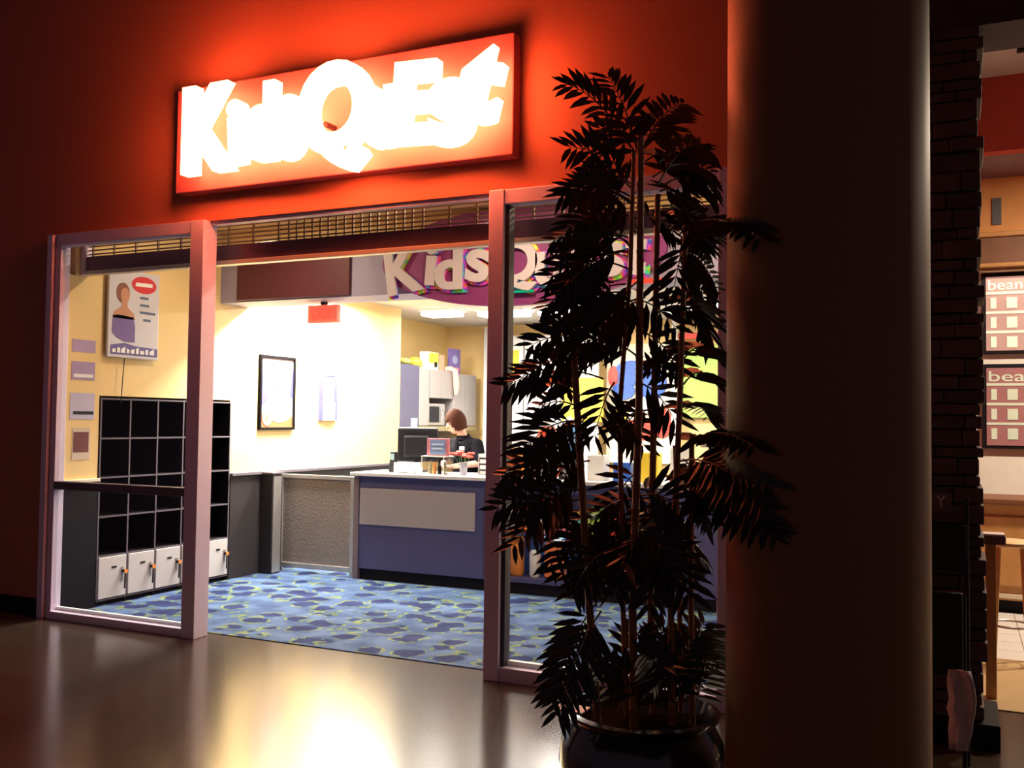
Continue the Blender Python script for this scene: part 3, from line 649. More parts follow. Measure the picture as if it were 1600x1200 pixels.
wall_cab(11.05, 11.69, 1.84, 2.22, 2, 'short white two-door wall cabinet above the microwave')
wall_cab(11.70, 12.40, 1.47, 2.20, 2, 'deep white wall cabinet beyond the microwave')
shelf = thing('wall_shelf', 'olive brown shelf under the white wall cabinets', 'shelf', (-6.65, 11.58, 1.40))
part('board', MB().box(-6.94, XC + .02, 10.78, 12.45, 1.40, 1.465), mat('shelf_olive', (.30, .24, .12), .5), shelf, bevel=.004)
for y in (10.9, 11.6, 12.3): part('bracket', MB().prism([(-6.94, 1.40), (-6.60, 1.40), (-6.94, 1.15)], 'y', y, y + .02), STEEL, shelf)
mw = thing('microwave', 'small pale microwave oven with a dark window under the short wall cabinet', 'microwave', (-6.6, 11.28, 1.465))
part('case', MB().box(-6.85, XC - .03, 11.07, 11.52, 1.475, 1.77), CABW, mw, bevel=.01)
part('feet', MB().box(-6.8, XC - .08, 11.1, 11.5, 1.465, 1.475), DARK, mw)
part('window', MB().box(XC - .03, XC - .022, 11.10, 11.35, 1.52, 1.73), DARK, mw)
part('handle', MB().tube([(XC - .02, 11.40, 1.53), (XC, 11.41, 1.62), (XC - .02, 11.40, 1.71)], .008, 8), STEEL, mw)
part('dial', MB().tube([(XC - .03, 11.47, 1.69), (XC - .015, 11.47, 1.69)], .02, 12), STEEL, mw)
# boxes on the cabinets
solo('pink_board', MB().box(-6.5, -6.47, 10.33, 10.50, 2.257, 2.60), PINK, 'upright pink board on top of the tall blue-grey cabinet', 'board', (-6.48, 10.42, 2.257), bevel=.003)
def soft(x, y, z, r, m, name, lab, cat):
    mb = MB().ell((x, y, z + r[2]), r).ell((x, y + r[1] * .7, z + r[2] * .8), (r[0] * .7, r[1] * .6, r[2] * .8))
    solo(name, mb, m, lab, cat, (x, y, z))
soft(-6.5, 10.62, 2.257, (.1, .1, .045), mat('yellow_green_cloth', (.55, .55, .12), .8), 'cloth_bundle', 'yellow-green cloth bundle on top of the tall cabinet', 'bundle')
soft(-6.5, 10.90, 2.237, (.1, .09, .07), YEL, 'cloth_bundle', 'yellow cloth bundle on the narrow white cabinet', 'bundle')
t = thing('game_box', 'white and yellow game box standing on the short wall cabinet', 'box', (-6.45, 11.2, 2.222))
part('carton', MB().box(-6.52, -6.40, 11.06, 11.36, 2.222, 2.46), PAPER, t, bevel=.004)
part('yellow_print', MB().box(-6.40, -6.398, 11.10, 11.35, 2.31, 2.45), YEL, t)
part('dark_print', MB().box(-6.398, -6.396, 11.24, 11.32, 2.26, 2.33), DARK, t)
solo('tan_box', MB().box(-6.52, -6.40, 11.39, 11.53, 2.222, 2.44), mat('tan_card', (.5, .33, .22), .7), 'plain tan box standing next to the white and yellow game box', 'box', (-6.46, 11.48, 2.222), bevel=.004)
t = thing('purple_book', 'purple picture book standing on the deep wall cabinet', 'book', (-6.43, 11.9, 2.202))
part('cover', MB().box(-6.46, -6.43, 11.72, 12.04, 2.202, 2.55), mat('book_purple', (.17, .12, .38), .5), t)
part('cover_print', MB().prism(ellipse(11.88, 2.40, .08, .06, 20), 'x', -6.43, -6.427), mat('book_print', (.35, .38, .62), .5), t)
part('lower_print', MB().box(-6.43, -6.427, 11.76, 12.0, 2.22, 2.29), PINK, t)
sc2 = MB(); sc2.tube([(-6.43, 11.57, 2.248), (-6.37, 11.63, 2.26), (-6.312, 11.66, 2.23), (-6.302, 11.68, 2.10), (-6.302, 11.69, 2.0), (-6.305, 11.69, 1.90)], [.03, .04, .04, .045, .042, .025], 10)
solo('scarf', sc2, mat('scarf_pink', (.66, .44, .38), .9), 'pale pink scarf hanging down over the cabinet doors', 'scarf', (-6.38, 11.63, 1.88))
# ------------------------------------------------------------------ back of the shop
solo('white_post', MB().box(-6.24, -6.16, 12.40, 12.60, .007, 2.90), WHITE, 'slim white post against the yellow back wall', 'post', (-6.2, 12.5, .007), bevel=.005)
wp = thing('white_partition', 'white partition panels standing behind the counter beside the slim post', 'partition', (-5.3, 12.3, .007))
for k in range(3): part('panel', MB().box(-6.1 + k * .56, -5.56 + k * .56, 12.28, 12.33, .05, 2.75), WHITE, wp, bevel=.006)
part('base_rail', MB().box(-6.1, -4.44, 12.26, 12.35, .007, .05), STEEL, wp)
part('poster_print', MB().box(-5.80, -5.62, 12.27, 12.28, 2.15, 2.55), YEL, wp)
def wallpanel(x0, x1, z0, z1, y, m, lab, name='play_panel'):
    return solo(name, MB().box(x0, x1, y, y + .04, z0, z1), m, lab, 'panel', ((x0 + x1) / 2, y + .04, z0), group='coloured panels on the back wall', bevel=.01)
wallpanel(-4.95, -4.35, 1.55, 2.15, 12.235, YEL, 'yellow play panel fixed to the back partition')
pb = thing('mural_panel', 'wall mural with blue and red rounded shapes behind the palm', 'mural', (-4.1, 12.56, 1.2))
part('ground', MB().box(-4.40, -3.45, 12.52, 12.599, 1.0, 2.62), CREAM, pb)
def blob(cx, cz, rx, rz, m, n, d): part(n, MB().prism(ellipse(cx, cz, rx, rz, 28), 'y', 12.52 - d, 12.52), m, pb)
blob(-4.05, 2.22, .24, .17, BLUE, 'blue_shape', .02); blob(-3.75, 2.08, .20, .22, BLUE, 'blue_shape', .03); blob(-4.15, 1.98, .16, .12, BLUE, 'blue_shape', .03)
blob(-4.30, 2.18, .07, .14, RED, 'red_shape', .03); blob(-3.95, 1.45, .36, .14, RED, 'red_shape', .02); blob(-3.62, 1.55, .15, .20, RED, 'red_shape', .03)
blob(-3.95, 1.74, .30, .10, PAPER, 'white_shape', .02); blob(-4.2, 1.66, .12, .10, YEL, 'yellow_shape', .03)
wallpanel(-3.40, -2.0, 1.62, 2.58, 12.50, GREEN, 'large plain green panel on the back wall')
solo('white_post', MB().box(-3.45, -3.38, 12.38, 12.48, .007, 2.93), WHITE, 'slim white post beside the green wall panel', 'post', (-3.42, 12.43, .007), bevel=.005)
solo('red_rail', MB().box(-3.38, -1.6, 12.44, 12.50, 2.66, 2.74), RED, 'red rail above the green wall panel', 'rail', (-2.5, 12.5, 2.66), bevel=.005)

# ------------------------------------------------------------------ the worker
def remesh(name, mb, m, parent, voxel, smooth=3):
    me = mb.mesh(name); o = link(name, me, m)
    md = o.modifiers.new('r', 'REMESH'); md.mode = 'VOXEL'; md.voxel_size = voxel; md.use_smooth_shade = True
    sm = o.modifiers.new('s', 'SMOOTH'); sm.factor = .5; sm.iterations = smooth
    dg = bpy.context.evaluated_depsgraph_get(); dg.update()
    nm = bpy.data.meshes.new_from_object(o.evaluated_get(dg)); nm.name = name
    o.modifiers.clear(); o.data = nm; nm.polygons.foreach_set('use_smooth', [True] * len(nm.polygons))
    if not nm.materials: nm.materials.append(m)
    o.parent = parent; ORG[o] = (0, 0, 0)
    return o
pe = thing('person', 'person with a brown bob in a black polo bending over the counter', 'person', (-4.57, 8.66, 0.007), rotz=math.radians(-8), local=True)
HR = Matrix.Rotation(math.radians(-34), 3, 'Z') @ Matrix.Rotation(math.radians(20), 3, 'X')
HC = Vector((-.055, -.075, 1.525))
def hp(x, y, z): return HC + HR @ Vector((x, y, z))
b = MB()
b.ell((0, .05, .93), (.165, .12, .13)); b.ell((0, .04, 1.07), (.135, .10, .15)); b.ell((0, .0, 1.22), (.16, .11, .15)); b.ell((0, -.0, 1.31), (.165, .075, .065))
b.cap((0, -.01, 1.34), hp(0, .03, -.07), .052, .048)
b.ell(HC, (.074, .09, .112), rot=HR); b.ell(hp(0, -.025, -.06), (.052, .06, .055), rot=HR)
b.ell(hp(0, -.095, -.02), (.013, .018, .02), 10, 8, HR); b.cap(hp(0, -.082, .02), hp(0, -.098, -.022), .008, .012)
for q in (-1, 1): b.ell(hp(q * .076, .005, -.01), (.012, .02, .03), 10, 8, HR)
b.ell(hp(0, -.083, -.062), (.022, .010, .008), 10, 6, HR)
def arm(sh, el, wr, q, fdir):
    b.cap(sh, el, .050, .040); b.cap(el, wr, .038, .026)
    f = Vector(fdir).normalized(); w = Vector(wr); sd = Vector((0, 0, 1)).cross(f).normalized()
    pc = w + f * .045
    b.ell(pc, (.045, .038, .016), 14, 8, Matrix((f, sd, f.cross(sd))).transposed())
    for k, (o_, L) in enumerate(((-.027, .062), (-.009, .074), (.009, .070), (.027, .054))):
        p0 = pc + f * .035 + sd * o_; p1 = p0 + f * L * .55 + Vector((0, 0, .004)); p2 = p1 + f * L * .4 + Vector((0, 0, -.016))
        b.cap(p0, p1, .0095, .009, 8); b.cap(p1, p2, .009, .0075, 8)
    t0 = w + f * .025 - sd * q * .028; t1 = t0 + f * .035 - sd * q * .028; b.cap(t0, t1, .012, .010, 8); b.cap(t1, t1 + f * .028, .010, .008, 8)
arm((.165, 0, 1.30), (.235, -.04, 1.115), (.05, -.235, 1.085), 1, (-.85, -.5, -.02))
arm((-.165, 0, 1.30), (-.235, -.03, 1.115), (-.09, -.20, 1.085), -1, (.45, -.9, -.02))
for q in (-1, 1):
    b.cap((q * .085, .05, .90), (q * .09, .03, .50), .085, .055); b.cap((q * .09, .03, .50), (q * .09, .06, .09), .055, .036)
    b.ell((q * .092, .0, .035), (.042, .115, .035))
remesh('body', b, SKIN, pe, .0065)
s_ = MB()
s_.ell((0, .04, 1.07), (.155, .12, .17)); s_.ell((0, 0, 1.22), (.178, .125, .155)); s_.ell((0, 0, 1.315), (.18, .087, .068)); s_.cap((0, .05, .98), (0, .05, .95), .125, .125)
s_.ell((0, .05, .95), (.172, .13, .10))
s_.cap((.165, 0, 1.30), (.222, -.033, 1.155), .064, .062); s_.cap((-.165, 0, 1.30), (-.235, -.065, 1.16), .064, .062)
shirt = remesh('polo_shirt', s_, SHIRT, pe, .009)
co = MB()
for i in range(24):
    a = 2 * PI * i / 24; a2 = 2 * PI * (i + 1) / 24
    def cp(a, r, z): return (r * math.cos(a), -.012 + r * .95 * math.sin(a), z + .012 * math.sin(a))
    co.add([cp(a, .078, 1.355), cp(a2, .078, 1.355), cp(a2, .060, 1.395), cp(a, .060, 1.395)], [(0, 1, 2, 3)])
col = part('collar', co, SHIRT, shirt); col.modifiers.new('s', 'SOLIDIFY').thickness = .006
part('name_badge', MB().box(.045, .105, -.142, -.128, 1.245, 1.28), PAPER, shirt, bevel=.004)
part('button_placket', MB().box(-.012, .012, -.131, -.118, 1.23, 1.33), SHIRT, shirt)
tr_ = MB(); tr_.ell((0, .05, .90), (.172, .13, .12))
for q in (-1, 1): tr_.cap((q * .085, .05, .88), (q * .09, .03, .50), .095, .07); tr_.cap((q * .09, .03, .50), (q * .09, .055, .10), .07, .06)
remesh('trousers', tr_, TROUS, pe, .011)
hb = MB(); n, m_ = 28, 18; vs = []; idx = {}
for i in range(m_ + 1):
    t = PI * i / m_ * .80
    for j in range(n):
        a = 2 * PI * j / n; x = math.sin(t) * math.cos(a); y = math.sin(t) * math.sin(a); zz = math.cos(t)
        fl_ = 1.0 if zz > 0 else 1 + .12 * (-zz)
        rx = .089 * (max(math.sin(t), .82 if t > PI / 2 else 0) / max(math.sin(t), 1e-6)) * fl_; ry = .106 * (rx / .089)
        lump = 1 + .03 * math.sin(a * 7) * (1 if zz < .4 else 0)
        vs.append(hp(x * rx * lump, y * ry * lump + .008, zz * .125 + .012)); idx[i, j] = (x, y, zz)
fs_ = []
for i in range(m_):
    for j in range(n):
        x, y, zz = idx[i, j]
        if y < -.55 * max(.2, math.sqrt(max(0, 1 - zz * zz))) and zz < .22 and abs(x) < .58: continue
        fs_.append((i*n+j, i*n+(j+1)%n, (i+1)*n+(j+1)%n, (i+1)*n+j))
hb.add(vs, fs_); hb.smooth = True
hair = part('hair', hb, HAIR, pe); hair.modifiers.new('s', 'SOLIDIFY').thickness = .012
for q in (-1, 1):
    part('eye', MB().ell(hp(q * .03, -.078, .005), (.011, .008, .007), 10, 6, HR), DARK, pe)
    part('eyebrow', MB().cap(hp(q * .016, -.086, .028), hp(q * .045, -.076, .027), .004, .003, 6), HAIR, pe)
part('lips', MB().ell(hp(0, -.093, -.062), (.02, .006, .006), 10, 6, HR), mat('lips', (.5, .16, .14), .5), pe)

# ------------------------------------------------------------------ column in the hall
co_ = thing('column', 'thick round olive-brown column standing in the hall beside the palm', 'column', (-.4385, 3.6236, 0))
part('shaft', MB().lathe([(.350, .16), (.350, 5.38)], (-.4385, 3.6236, 0), 72), COLM, co_)
part('base_ring', MB().lathe([(.375, 0), (.375, .14), (.362, .16)], (-.4385, 3.6236, 0), 64), BLACK, co_)
part('capital_ring', MB().lathe([(.366, 5.38), (.395, 5.41), (.395, 5.5)], (-.4385, 3.6236, 0), 64), COLM, co_)

# ------------------------------------------------------------------ potted palm
P0 = Vector((-1.166, 3.78, 0)); ER = Vector((.9556, .2948, 0)); ED = Vector((.2948, -.9556, 0)); UP = Vector((0, 0, 1))
palm = thing('potted_palm', 'tall dark artificial palm with slim canes in a round black glazed pot', 'plant', P0, local=True)
def loc(u, w, d): return ER * u + ED * d + UP * w
part('pot', MB().lathe([(.17, 0), (.22, .02), (.30, .10), (.335, .19), (.325, .27), (.295, .33), (.28, .355), (.305, .375), (.31, .395), (.285, .40), (.265, .36), (.25, .32), (.01, .30)], (0,0,0), 56), POTM, palm)
part('soil', MB().lathe([(.262, .335), (.2, .352), (.01, .36)], (0,0,0), 40), SOIL, palm)
CANES = [([(-.17, .33), (-.21, .82), (-.27, 1.65), (-.28, 1.81)], .10, .017),
         ([(-.06, .33), (-.08, .82), (-.10, 1.6), (-.06, 2.18), (-.05, 2.66)], .0, .012),
         ([(-.03, .33), (-.04, .82), (-.02, 1.6), (-.02, 2.23), (-.02, 2.69)], .12, .018),
         ([(.05, .33), (.03, .83), (.04, 1.6), (.05, 2.5)], -.08, .016),
         ([(.12, .33), (.11, .83), (.14, 1.6), (.16, 2.34)], .06, .014),
         ([(.16, .33), (.15, .86), (.13, 1.45)], -.12, .012),
         ([(.20, .33), (.19, .86), (.19, 1.5)], .03, .013)]
for pts, d, r in CANES:
    fine = []; 
    for (a, b_) in zip(pts[:-1], pts[1:]):
        k = max(2, int((b_[1] - a[1]) / .09))
        for i in range(k): fine.append((a[0] + (b_[0] - a[0]) * i / k, a[1] + (b_[1] - a[1]) * i / k))
    fine.append(pts[-1]); P = []; R_ = []
    for i, (u, w) in enumerate(fine):
        p = loc(u, w, d); rr = r * (1 - .25 * w / 2.7)
        P += [p - UP * .006, p, p + UP * .006]; R_ += [rr, rr * 1.16, rr]
    part('cane', MB().tube(P, R_, 9), CANE, palm)
FRONDS = [(-0.02,2.62,-0.17,3.01),(-0.01,2.66,0.17,2.93),(-0.06,2.67,-0.34,2.9),(-0.05,2.57,-0.34,2.69),
    (-0.06,2.47,-0.33,2.53),(-0.06,2.43,-0.29,2.44),(0.05,2.6,0.3,2.76),(0.08,2.54,0.32,2.59),
    (0.11,2.63,0.25,2.43),(0.03,2.56,0.31,2.66),(0.07,2.42,0.27,2.36),(-0.02,2.41,0.13,2.36),
    (0.0,2.63,0.21,2.72),(-0.05,2.66,-0.21,2.8),(-0.06,2.29,-0.42,2.33),(-0.07,2.18,-0.42,2.16),
    (-0.07,2.23,-0.34,2.08),(-0.13,2.13,-0.45,2.02),(-0.07,2.31,-0.37,2.22),(-0.07,2.08,-0.41,1.94),
    (-0.06,2.26,-0.27,2.37),(0.15,2.23,0.39,2.23),(0.16,2.31,0.31,2.37),(0.13,2.18,0.29,2.04),
    (0.16,2.27,0.11,2.07),(0.15,2.24,0.33,2.13),(0.16,2.32,0.41,2.15),(0.13,2.28,0.24,2.18),
    (-0.02,2.05,-0.28,1.81),(-0.06,2.05,0.14,1.92),(0.01,2.02,-0.18,1.86),(-0.07,1.97,-0.34,2.0),
    (0.03,1.97,0.19,2.02),(-0.02,1.92,0.16,1.76),(0.15,2.05,0.31,1.97),(-0.02,2.13,-0.15,1.97),
    (-0.2,1.8,-0.55,1.72),(-0.12,1.85,-0.47,1.85),(-0.17,1.73,-0.63,1.7),(-0.02,1.81,-0.27,1.89),
    (0.15,1.8,0.32,1.88),(0.16,1.71,0.31,1.76),(0.14,1.79,0.01,1.81),(0.01,1.73,0.14,1.81),
    (-0.25,1.6,-0.46,1.6),(-0.26,1.55,-0.49,1.43),(-0.23,1.57,-0.33,1.38),(-0.25,1.49,-0.54,1.27),
    (-0.27,1.65,-0.39,1.7),(-0.12,1.71,-0.2,1.47),(-0.02,1.71,0.14,1.55),(-0.11,1.6,0.01,1.44),
    (0.03,1.6,-0.12,1.49),(0.14,1.6,0.3,1.58),(-0.27,1.23,-0.61,1.2),(-0.26,1.34,-0.6,1.33),
    (-0.25,1.23,-0.54,1.04),(-0.22,1.18,-0.4,0.94),(-0.26,1.28,-0.46,1.17),(-0.22,1.39,-0.38,1.26),
    (0.14,1.34,0.46,1.35),(0.16,1.45,0.39,1.48),(0.14,1.29,0.47,1.2),(0.11,1.29,0.32,1.11),
    (0.16,1.4,0.27,1.19),(0.14,1.4,0.42,1.27),(0.19,1.48,0.32,1.39),(-0.05,1.19,-0.22,0.92),
    (-0.04,1.13,0.14,0.93),(0.04,1.19,0.22,1.01),(-0.17,1.08,-0.33,0.94),(-0.01,1.11,-0.11,0.87),
    (0.11,1.14,0.04,0.9),(-0.2,1.13,-0.04,0.93),(0.15,1.06,0.27,0.94),(-0.05,1.24,-0.27,1.08),
    (-0.01,1.26,0.19,1.19),(-0.12,1.03,-0.27,0.89),(0.06,1.06,0.19,0.88),(-0.02,1.34,-0.14,1.18),
    (0.09,1.24,-0.01,1.03),(-0.12,1.18,0.06,0.98),(-0.19,0.81,-0.37,0.44),(-0.01,0.43,-0.12,0.64),
    (0.09,0.43,0.14,0.68),(0.19,0.44,0.27,0.71),(0.04,0.43,0.3,0.58),(0.12,0.46,-0.01,0.7),
    (0.17,0.44,0.22,0.66),(0.22,0.45,0.31,0.53),(-0.03,0.43,-0.14,0.51),(0.07,0.44,0.07,0.65),(0.14,0.42,0.29,0.65),
    (-0.1,0.40,-0.2,0.60),(-0.05,0.40,-0.02,0.72),(0.0,0.40,0.1,0.72),(0.1,0.40,0.2,0.72),(-0.02,0.40,0.05,0.58),(0.2,0.40,0.3,0.60),(0.02,0.38,-0.08,0.56),(0.14,0.40,0.05,0.60),
    (-0.02,2.62,-0.1,2.86),(-0.02,2.68,0.08,2.9),(-0.04,2.5,-0.25,2.6),(0.06,2.5,0.24,2.52),(0.05,2.5,0.2,2.7),(-0.04,2.35,-0.3,2.38),(0.1,2.35,0.27,2.5)]
rp = random.Random(11)
def frond(u0, w0, u1, w1, i):
    d0 = rp.uniform(-.1, .12); d1 = d0 + rp.uniform(-.22, .25)
    if .2 < u1 <= .33: d1 = rp.uniform(-.5, -.3)                # these pass behind the column
    if u1 > .33: d0 = .12; d1 = rp.uniform(.68, .78)           # these hang past the column on the camera's side
    A = loc(u0, w0, d0); B = loc(u1, w1, d1); B = A + (B - A) * .88; L = (B - A).length
    sag = .10 * L + .03 + .06 * abs(u1 - u0); Cc = (A + B) / 2 + UP * sag + ED * rp.uniform(-.05, .05)
    def bez(t): return A * (1-t)**2 + Cc * 2*t*(1-t) + B * t*t
    N = (ED * rp.uniform(.5, 1) + UP * rp.uniform(.15, .7) + ER * rp.uniform(-.3, .3)).normalized()
    mb = MB(); pts = [bez(k / 8) for k in range(9)]
    mb.tube(pts, [.0045 * (1 - .7 * k / 8) for k in range(9)], 5)
    n = max(6, int(L / .034)); n = min(n, 12); ll = rp.uniform(.12, .155) if L > .2 else rp.uniform(.095, .125)
    for k in range(n):
        t = .22 + .78 * k / (n - 1); p = bez(t); T = (bez(min(1, t + .03)) - bez(t - .03)).normalized()
        Sd = T.cross(N).normalized()
        sc_ = (.65 + .5 * math.sin(PI * min(1, .15 + t * .8)))
        for q in (-1, 1):
            an = math.radians(rp.uniform(60, 76) * (1 - .42 * t)); D = (T * math.cos(an) + Sd * q * math.sin(an) - UP * .06 + N * rp.uniform(-.12, .12)).normalized()
            le = ll * sc_ * rp.uniform(.85, 1.1); wd = .0125 * (le / .12) ** .5 * rp.uniform(.85, 1.15)
            Wv = D.cross(N).normalized(); Nn = Wv.cross(D); dr = -UP * le * .12
            a_ = p; m1 = p + D * le * .3; m2 = p + D * le * .68 + dr * .4; e_ = p + D * le + dr
            mb.add([a_, m1 + Wv * wd, m1 - Nn * wd * .3, m1 - Wv * wd, m2 + Wv * wd * .85, m2 - Nn * wd * .3, m2 - Wv * wd * .85, e_],
                   [(0, 1, 2), (0, 2, 3), (1, 4, 5, 2), (2, 5, 6, 3), (4, 7, 5), (5, 7, 6)])
    CX, CYY, CR = -.4385 - P0.x, 3.6236 - P0.y, .358                # leaves that meet the column bend along its surface
    vv = []
    for x, y, z_ in mb.v:
        dx, dy = x - CX, y - CYY; dd = math.hypot(dx, dy)
        if dd < CR: x, y = CX + dx / dd * CR, CYY + dy / dd * CR
        vv.append((x, y, z_))
    me = bpy.data.meshes.new('frond'); me.from_pydata(vv, [], mb.f)
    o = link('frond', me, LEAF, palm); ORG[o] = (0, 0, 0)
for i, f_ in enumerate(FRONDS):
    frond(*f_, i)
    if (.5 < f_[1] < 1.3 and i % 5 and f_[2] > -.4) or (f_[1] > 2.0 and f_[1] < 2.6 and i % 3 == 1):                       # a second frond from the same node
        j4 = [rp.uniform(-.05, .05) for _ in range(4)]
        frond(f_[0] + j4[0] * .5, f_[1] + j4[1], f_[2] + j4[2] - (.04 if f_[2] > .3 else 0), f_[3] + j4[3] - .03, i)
solo('paper_scrap', MB().add([(-1.48, 3.60, .405), (-1.35, 3.585, .405), (-1.34, 3.65, .413), (-1.47, 3.67, .411), (-1.48, 3.60, .399), (-1.35, 3.585, .399), (-1.34, 3.65, .406), (-1.47, 3.67, .404)],
     [(0, 1, 2, 3), (7, 6, 5, 4), (0, 4, 5, 1), (1, 5, 6, 2), (2, 6, 7, 3), (3, 7, 4, 0)]), PAPER, 'crumpled white paper lying on the rim of the palm pot', 'paper', (-1.41, 3.62, .399))

# ------------------------------------------------------------------ beside the stone pier
st = thing('folding_chair', 'dark folded metal chair leaning against the stone pier', 'chair', (-.07, 4.98, 0), local=True)
for q in (-.12, .10):
    part('back_leg', MB().tube([(q, -.06, 0), (q, .05, .55), (q, .13, 1.02), (q, .16, 1.2)], .009, 8), DARK, st)
    part('front_leg', MB().tube([(q * .85, -.14, 0), (q * .85, -.02, .45), (q * .85, .06, .75)], .010, 8), DARK, st)
part('seat', MB().box(-.10, .08, -.06, -.035, .40, .78), DARK, st, bevel=.008)
part('backrest', MB().box(-.12, .10, .095, .115, .86, 1.08), DARK, st, bevel=.008)
for z_ in (.2, .5): part('stretcher', MB().tube([(-.12, -.02 + z_ * .12, z_), (.10, -.02 + z_ * .12, z_)], .007, 6), DARK, st)
cl = MB(); rc = random.Random(2)
pts_ = []
for i in range(9):
    z_ = .10 + i * .042
    for j in range(5):
        pts_.append((-.055 + j * .02 * (1 + .1 * i if i < 5 else 1.5 - .12 * (i - 5)) + rc.uniform(-.006, .006), 4.80 + .012 * math.sin(j * 2.1 + i * .5) + .012 * i, z_))
cl.add(pts_, [(i*5+j, i*5+j+1, (i+1)*5+j+1, (i+1)*5+j) for i in range(8) for j in range(4)]); cl.smooth = True
clo = solo('cloth', cl, mat('grey_cloth', (.42, .36, .38), .9), 'grey-white cloth draped low on the folded chair', 'cloth', (-.02, 4.82, .10)); clo.modifiers.new('s', 'SOLIDIFY').thickness = .006
pl = thing('wall_plaque', 'small dark plaque with a single letter fixed to the stone pier', 'sign', (-.085, 5.19, 1.14))
part('plate', MB().box(-.15, -.035, 5.185, 5.198, 1.13, 1.225), mat('plaque_dark', (.09, .05, .06), .5), pl)
part('lettering', letter('Y', -.085, 1.182, 5.184, .045, .055, .004, .01), mat('plaque_letter', (.45, .36, .38), .5), pl)

# ------------------------------------------------------------------ the cafe beyond the pier
fc = struct('floor_cafe', MB().box(-.25, 4, 7.25, 10.6, -.12, -.006), mat('grout', (.25, .23, .22), .8), 'cafe floor of pale square tiles with darker joints', 'floor')
TILE = mat('floor_tile', (.62, .60, .58), .3, var=.06)
tme = MB().box(.003, .297, .003, .297, -.006, 0.0).mesh('tile')
for i in range(8):
    for j in range(6):
        o = link('tile', tme, TILE, fc); o.location = (-.2 + i * .3, 7.26 + j * .3, 0)
struct('floor_cafe_front', MB().box(-.2, 4, 5.95, 7.25, 0, .006), mat('tan_floor', (.48, .33, .17), .35, var=.12), 'tan floor strip at the mouth of the cafe', 'floor')
struct('wall_cafe_side', MB().box(-.35, -.25, F+.36, 10.6, 0, 4.7), mat('cafe_side_red', (.30, .07, .05), .7), 'dark red side wall of the cafe behind the pier', 'wall')
struct('wall_cafe_back', MB().box(-.35, 4, 10.5, 10.6, 0, 4.7), mat('cafe_cream', (.74, .70, .64), .7), 'cream back wall of the cafe behind the menu boards', 'wall')
cc = struct('ceiling_cafe', MB().box(-.35, 4, F+.4, 10.6, 4.7, 4.8), mat('cafe_ceiling', (.55, .48, .44), .85), 'beige ceiling over the cafe', 'ceiling')
part('ceiling_slot', MB().box(.45, 2.5, 8.9, 8.98, 4.685, 4.70), DARK, cc)
struct('trim_5', MB().box(-.25, 4, 9.55, 9.7, 4.02, 4.7), mat('soffit_red', (.52, .07, .05), .7), 'red soffit band below the cafe ceiling', 'soffit')
struct('trim_6', MB().box(-.25, 4, 10.42, 10.5, 3.42, 3.98), mat('frieze_orange', (.72, .32, .10), .7), 'orange frieze band above the wooden cafe cornice', 'frieze')
cn = struct('trim_7', MB().box(-.25, 4, 10.25, 10.5, 3.10, 3.40), WOODD, 'dark wooden cornice above the cafe menu boards', 'cornice')
part('moulding', MB().box(-.25, 4, 10.22, 10.5, 3.37, 3.42), WOOD, cn, bevel=.01); part('moulding', MB().box(-.25, 4, 10.23, 10.5, 3.08, 3.12), WOOD, cn, bevel=.01)
solo('frieze_picture', MB().box(.30, .38, 10.40, 10.419, 3.52, 3.78), mat('frieze_dark', (.10, .10, .10), .6), 'small dark picture on the orange frieze', 'picture', (.34, 10.42, 3.52))
solo('frieze_banner', MB().box(.62, .85, 10.40, 10.419, 3.45, 3.96), mat('frieze_brown', (.14, .04, .04), .6), 'dark red banner on the orange frieze', 'banner', (.73, 10.42, 3.45))
def menu(z0, z1, head, m0, m1, lab):
    t = thing('menu_board', lab, 'menu', (1.2, 10.45, z0), group=None)
    part('frame', MB().box(.20, 2.2, 10.43, 10.5, z0, z1), BLACK, t, bevel=.006)
    part('backlit_face', MB().box(.24, 2.16, 10.42, 10.43, z0 + .03, z1 - .04), m0, t)
    part('heading', letter(head, .47, z1 - .12, 10.42, .42, .10, .004, .005), m1, t)
    for k in range(3):
        zc = z1 - .20 - k * .19
        part('divider', MB().box(.24, 2.16, 10.415, 10.42, zc - .012, zc + .012), m1, t)
        for x, w in ((.28, .05), (.42, .09), (.60, .28), (.98, .28), (1.4, .3)):
            part('price_block', MB().box(x, x + w, 10.414, 10.42, zc - .15, zc - .045), m1, t)
menu(2.26, 3.05, 'bean c', mat('menu_mauve', (.42, .26, .24), .5, emis=.2, ecol=(.50, .34, .30)), mat('menu_cream', (.8, .68, .5), .5, emis=.4, ecol=(.85, .78, .68)), 'backlit mauve menu board with cream rows, the upper of two in the cafe')
menu(1.34, 2.16, 'bean', mat('menu_rose', (.26, .10, .10), .5, emis=.2, ecol=(.42, .18, .17)), mat('menu_green', (.5, .55, .42), .5, emis=.25, ecol=(.48, .54, .42)), 'backlit rose menu board with greenish rows, the lower of two in the cafe')
cb = thing('cafe_counter', 'oak panelled counter on the cafe tile floor', 'counter', (1.9, 9.3, 0))
part('body', MB().box(-.2, 4, 9.1, 9.6, .10, .90), WOOD, cb)
part('plinth', MB().box(-.2, 4, 9.13, 9.55, 0, .10), BLACK, cb)
part('top', MB().box(-.22, 4, 9.02, 9.65, .90, .95), WOODD, cb, bevel=.01)
for k in range(5):
    x = -.1 + k * .75
    part('raised_panel', MB().box(x, x + .62, 9.075, 9.1, .22, .80), WOOD, cb, bevel=.012)
part('lower_rail', MB().box(-.2, 4, 9.07, 9.1, .12, .155), mat('rail_pale', (.6, .5, .38), .5), cb)
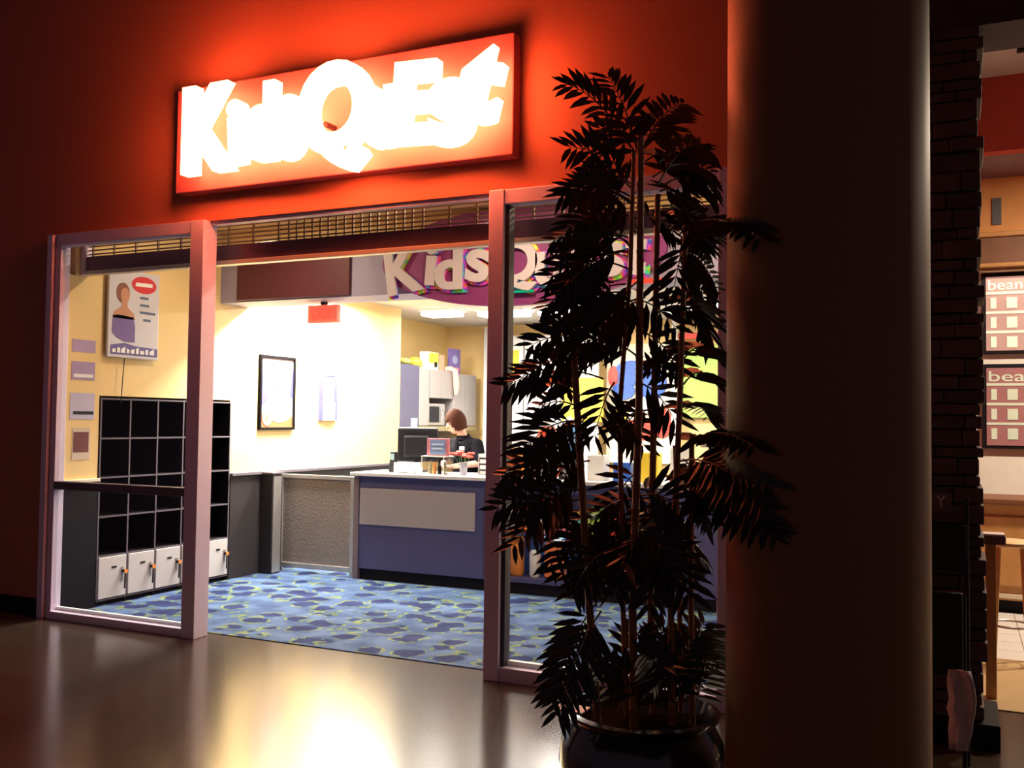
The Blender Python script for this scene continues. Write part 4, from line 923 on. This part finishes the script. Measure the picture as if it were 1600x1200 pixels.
sto = thing('bar_stool', 'round topped wooden stool in front of the oak counter', 'stool', (.30, 7.15, 0.006), local=True)
part('seat', MB().lathe([(.13, .76), (.15, .77), (.15, .79), (.13, .80)], (0,0,0), 28), mat('seat_oak', (.62, .42, .22), .4), sto)
for q in range(4):
    a = PI / 4 + q * PI / 2; part('leg', MB().tube([(.15 * math.cos(a), .15 * math.sin(a), 0), (.10 * math.cos(a), .10 * math.sin(a), .77)], .015, 8), WOOD, sto)
part('foot_ring', MB().tube([(.135 * math.cos(t * PI / 10), .135 * math.sin(t * PI / 10), .25) for t in range(21)], .008, 6), STEEL, sto)
np_ = thing('rail_post', 'wooden post with a pale cap just beyond the stone pier', 'post', (.17, 6.2, 0.006))
part('shaft', MB().box(.13, .185, 6.15, 6.23, .006, .88), WOOD, np_, bevel=.004)
part('cap', MB().box(.11, .235, 6.12, 6.26, .88, .93), mat('cap_dark', (.12, .06, .05), .4), np_, bevel=.008)
part('cap_top', MB().box(.115, .23, 6.125, 6.255, .93, .94), mat('cap_pale', (.7, .6, .55), .4), np_)
for k, (x, y) in enumerate(((.9, 8.2), (2.4, 8.2))):
    t = thing('pendant_lamp', ['warm pendant lamp over the cafe tiles', 'second warm pendant lamp farther into the cafe'][k], 'lamp', (x + .6, y, 4.0))
    part('cord', MB().tube([(x + .6, y, 4.25), (x + .6, y, 4.7)], .006, 6), DARK, t)
    part('shade', MB().lathe([(.17, 4.0), (.05, 4.22), (.02, 4.25)], (x + .6, y, 0), 24), BRASS, t)
    part('bulb', MB().ell((x + .6, y, 4.05), .045), LAMPW, t)
    area_light('lamp_light', (x + .6, y, 3.98), .2, .2, CAFE, (1.0, .82, .60), t)
mlamp = thing('picture_light', 'slim light bar under the cornice washing the menu boards', 'light', (1.2, 10.3, 3.06))
part('bar', MB().box(.1, 2.3, 10.30, 10.36, 3.045, 3.08), BRASS, mlamp)
area_light('lamp_light', (1.2, 10.32, 3.04), 2.1, .04, 6.0, (1.0, .85, .65), mlamp, rot=(math.radians(-12), 0, 0))
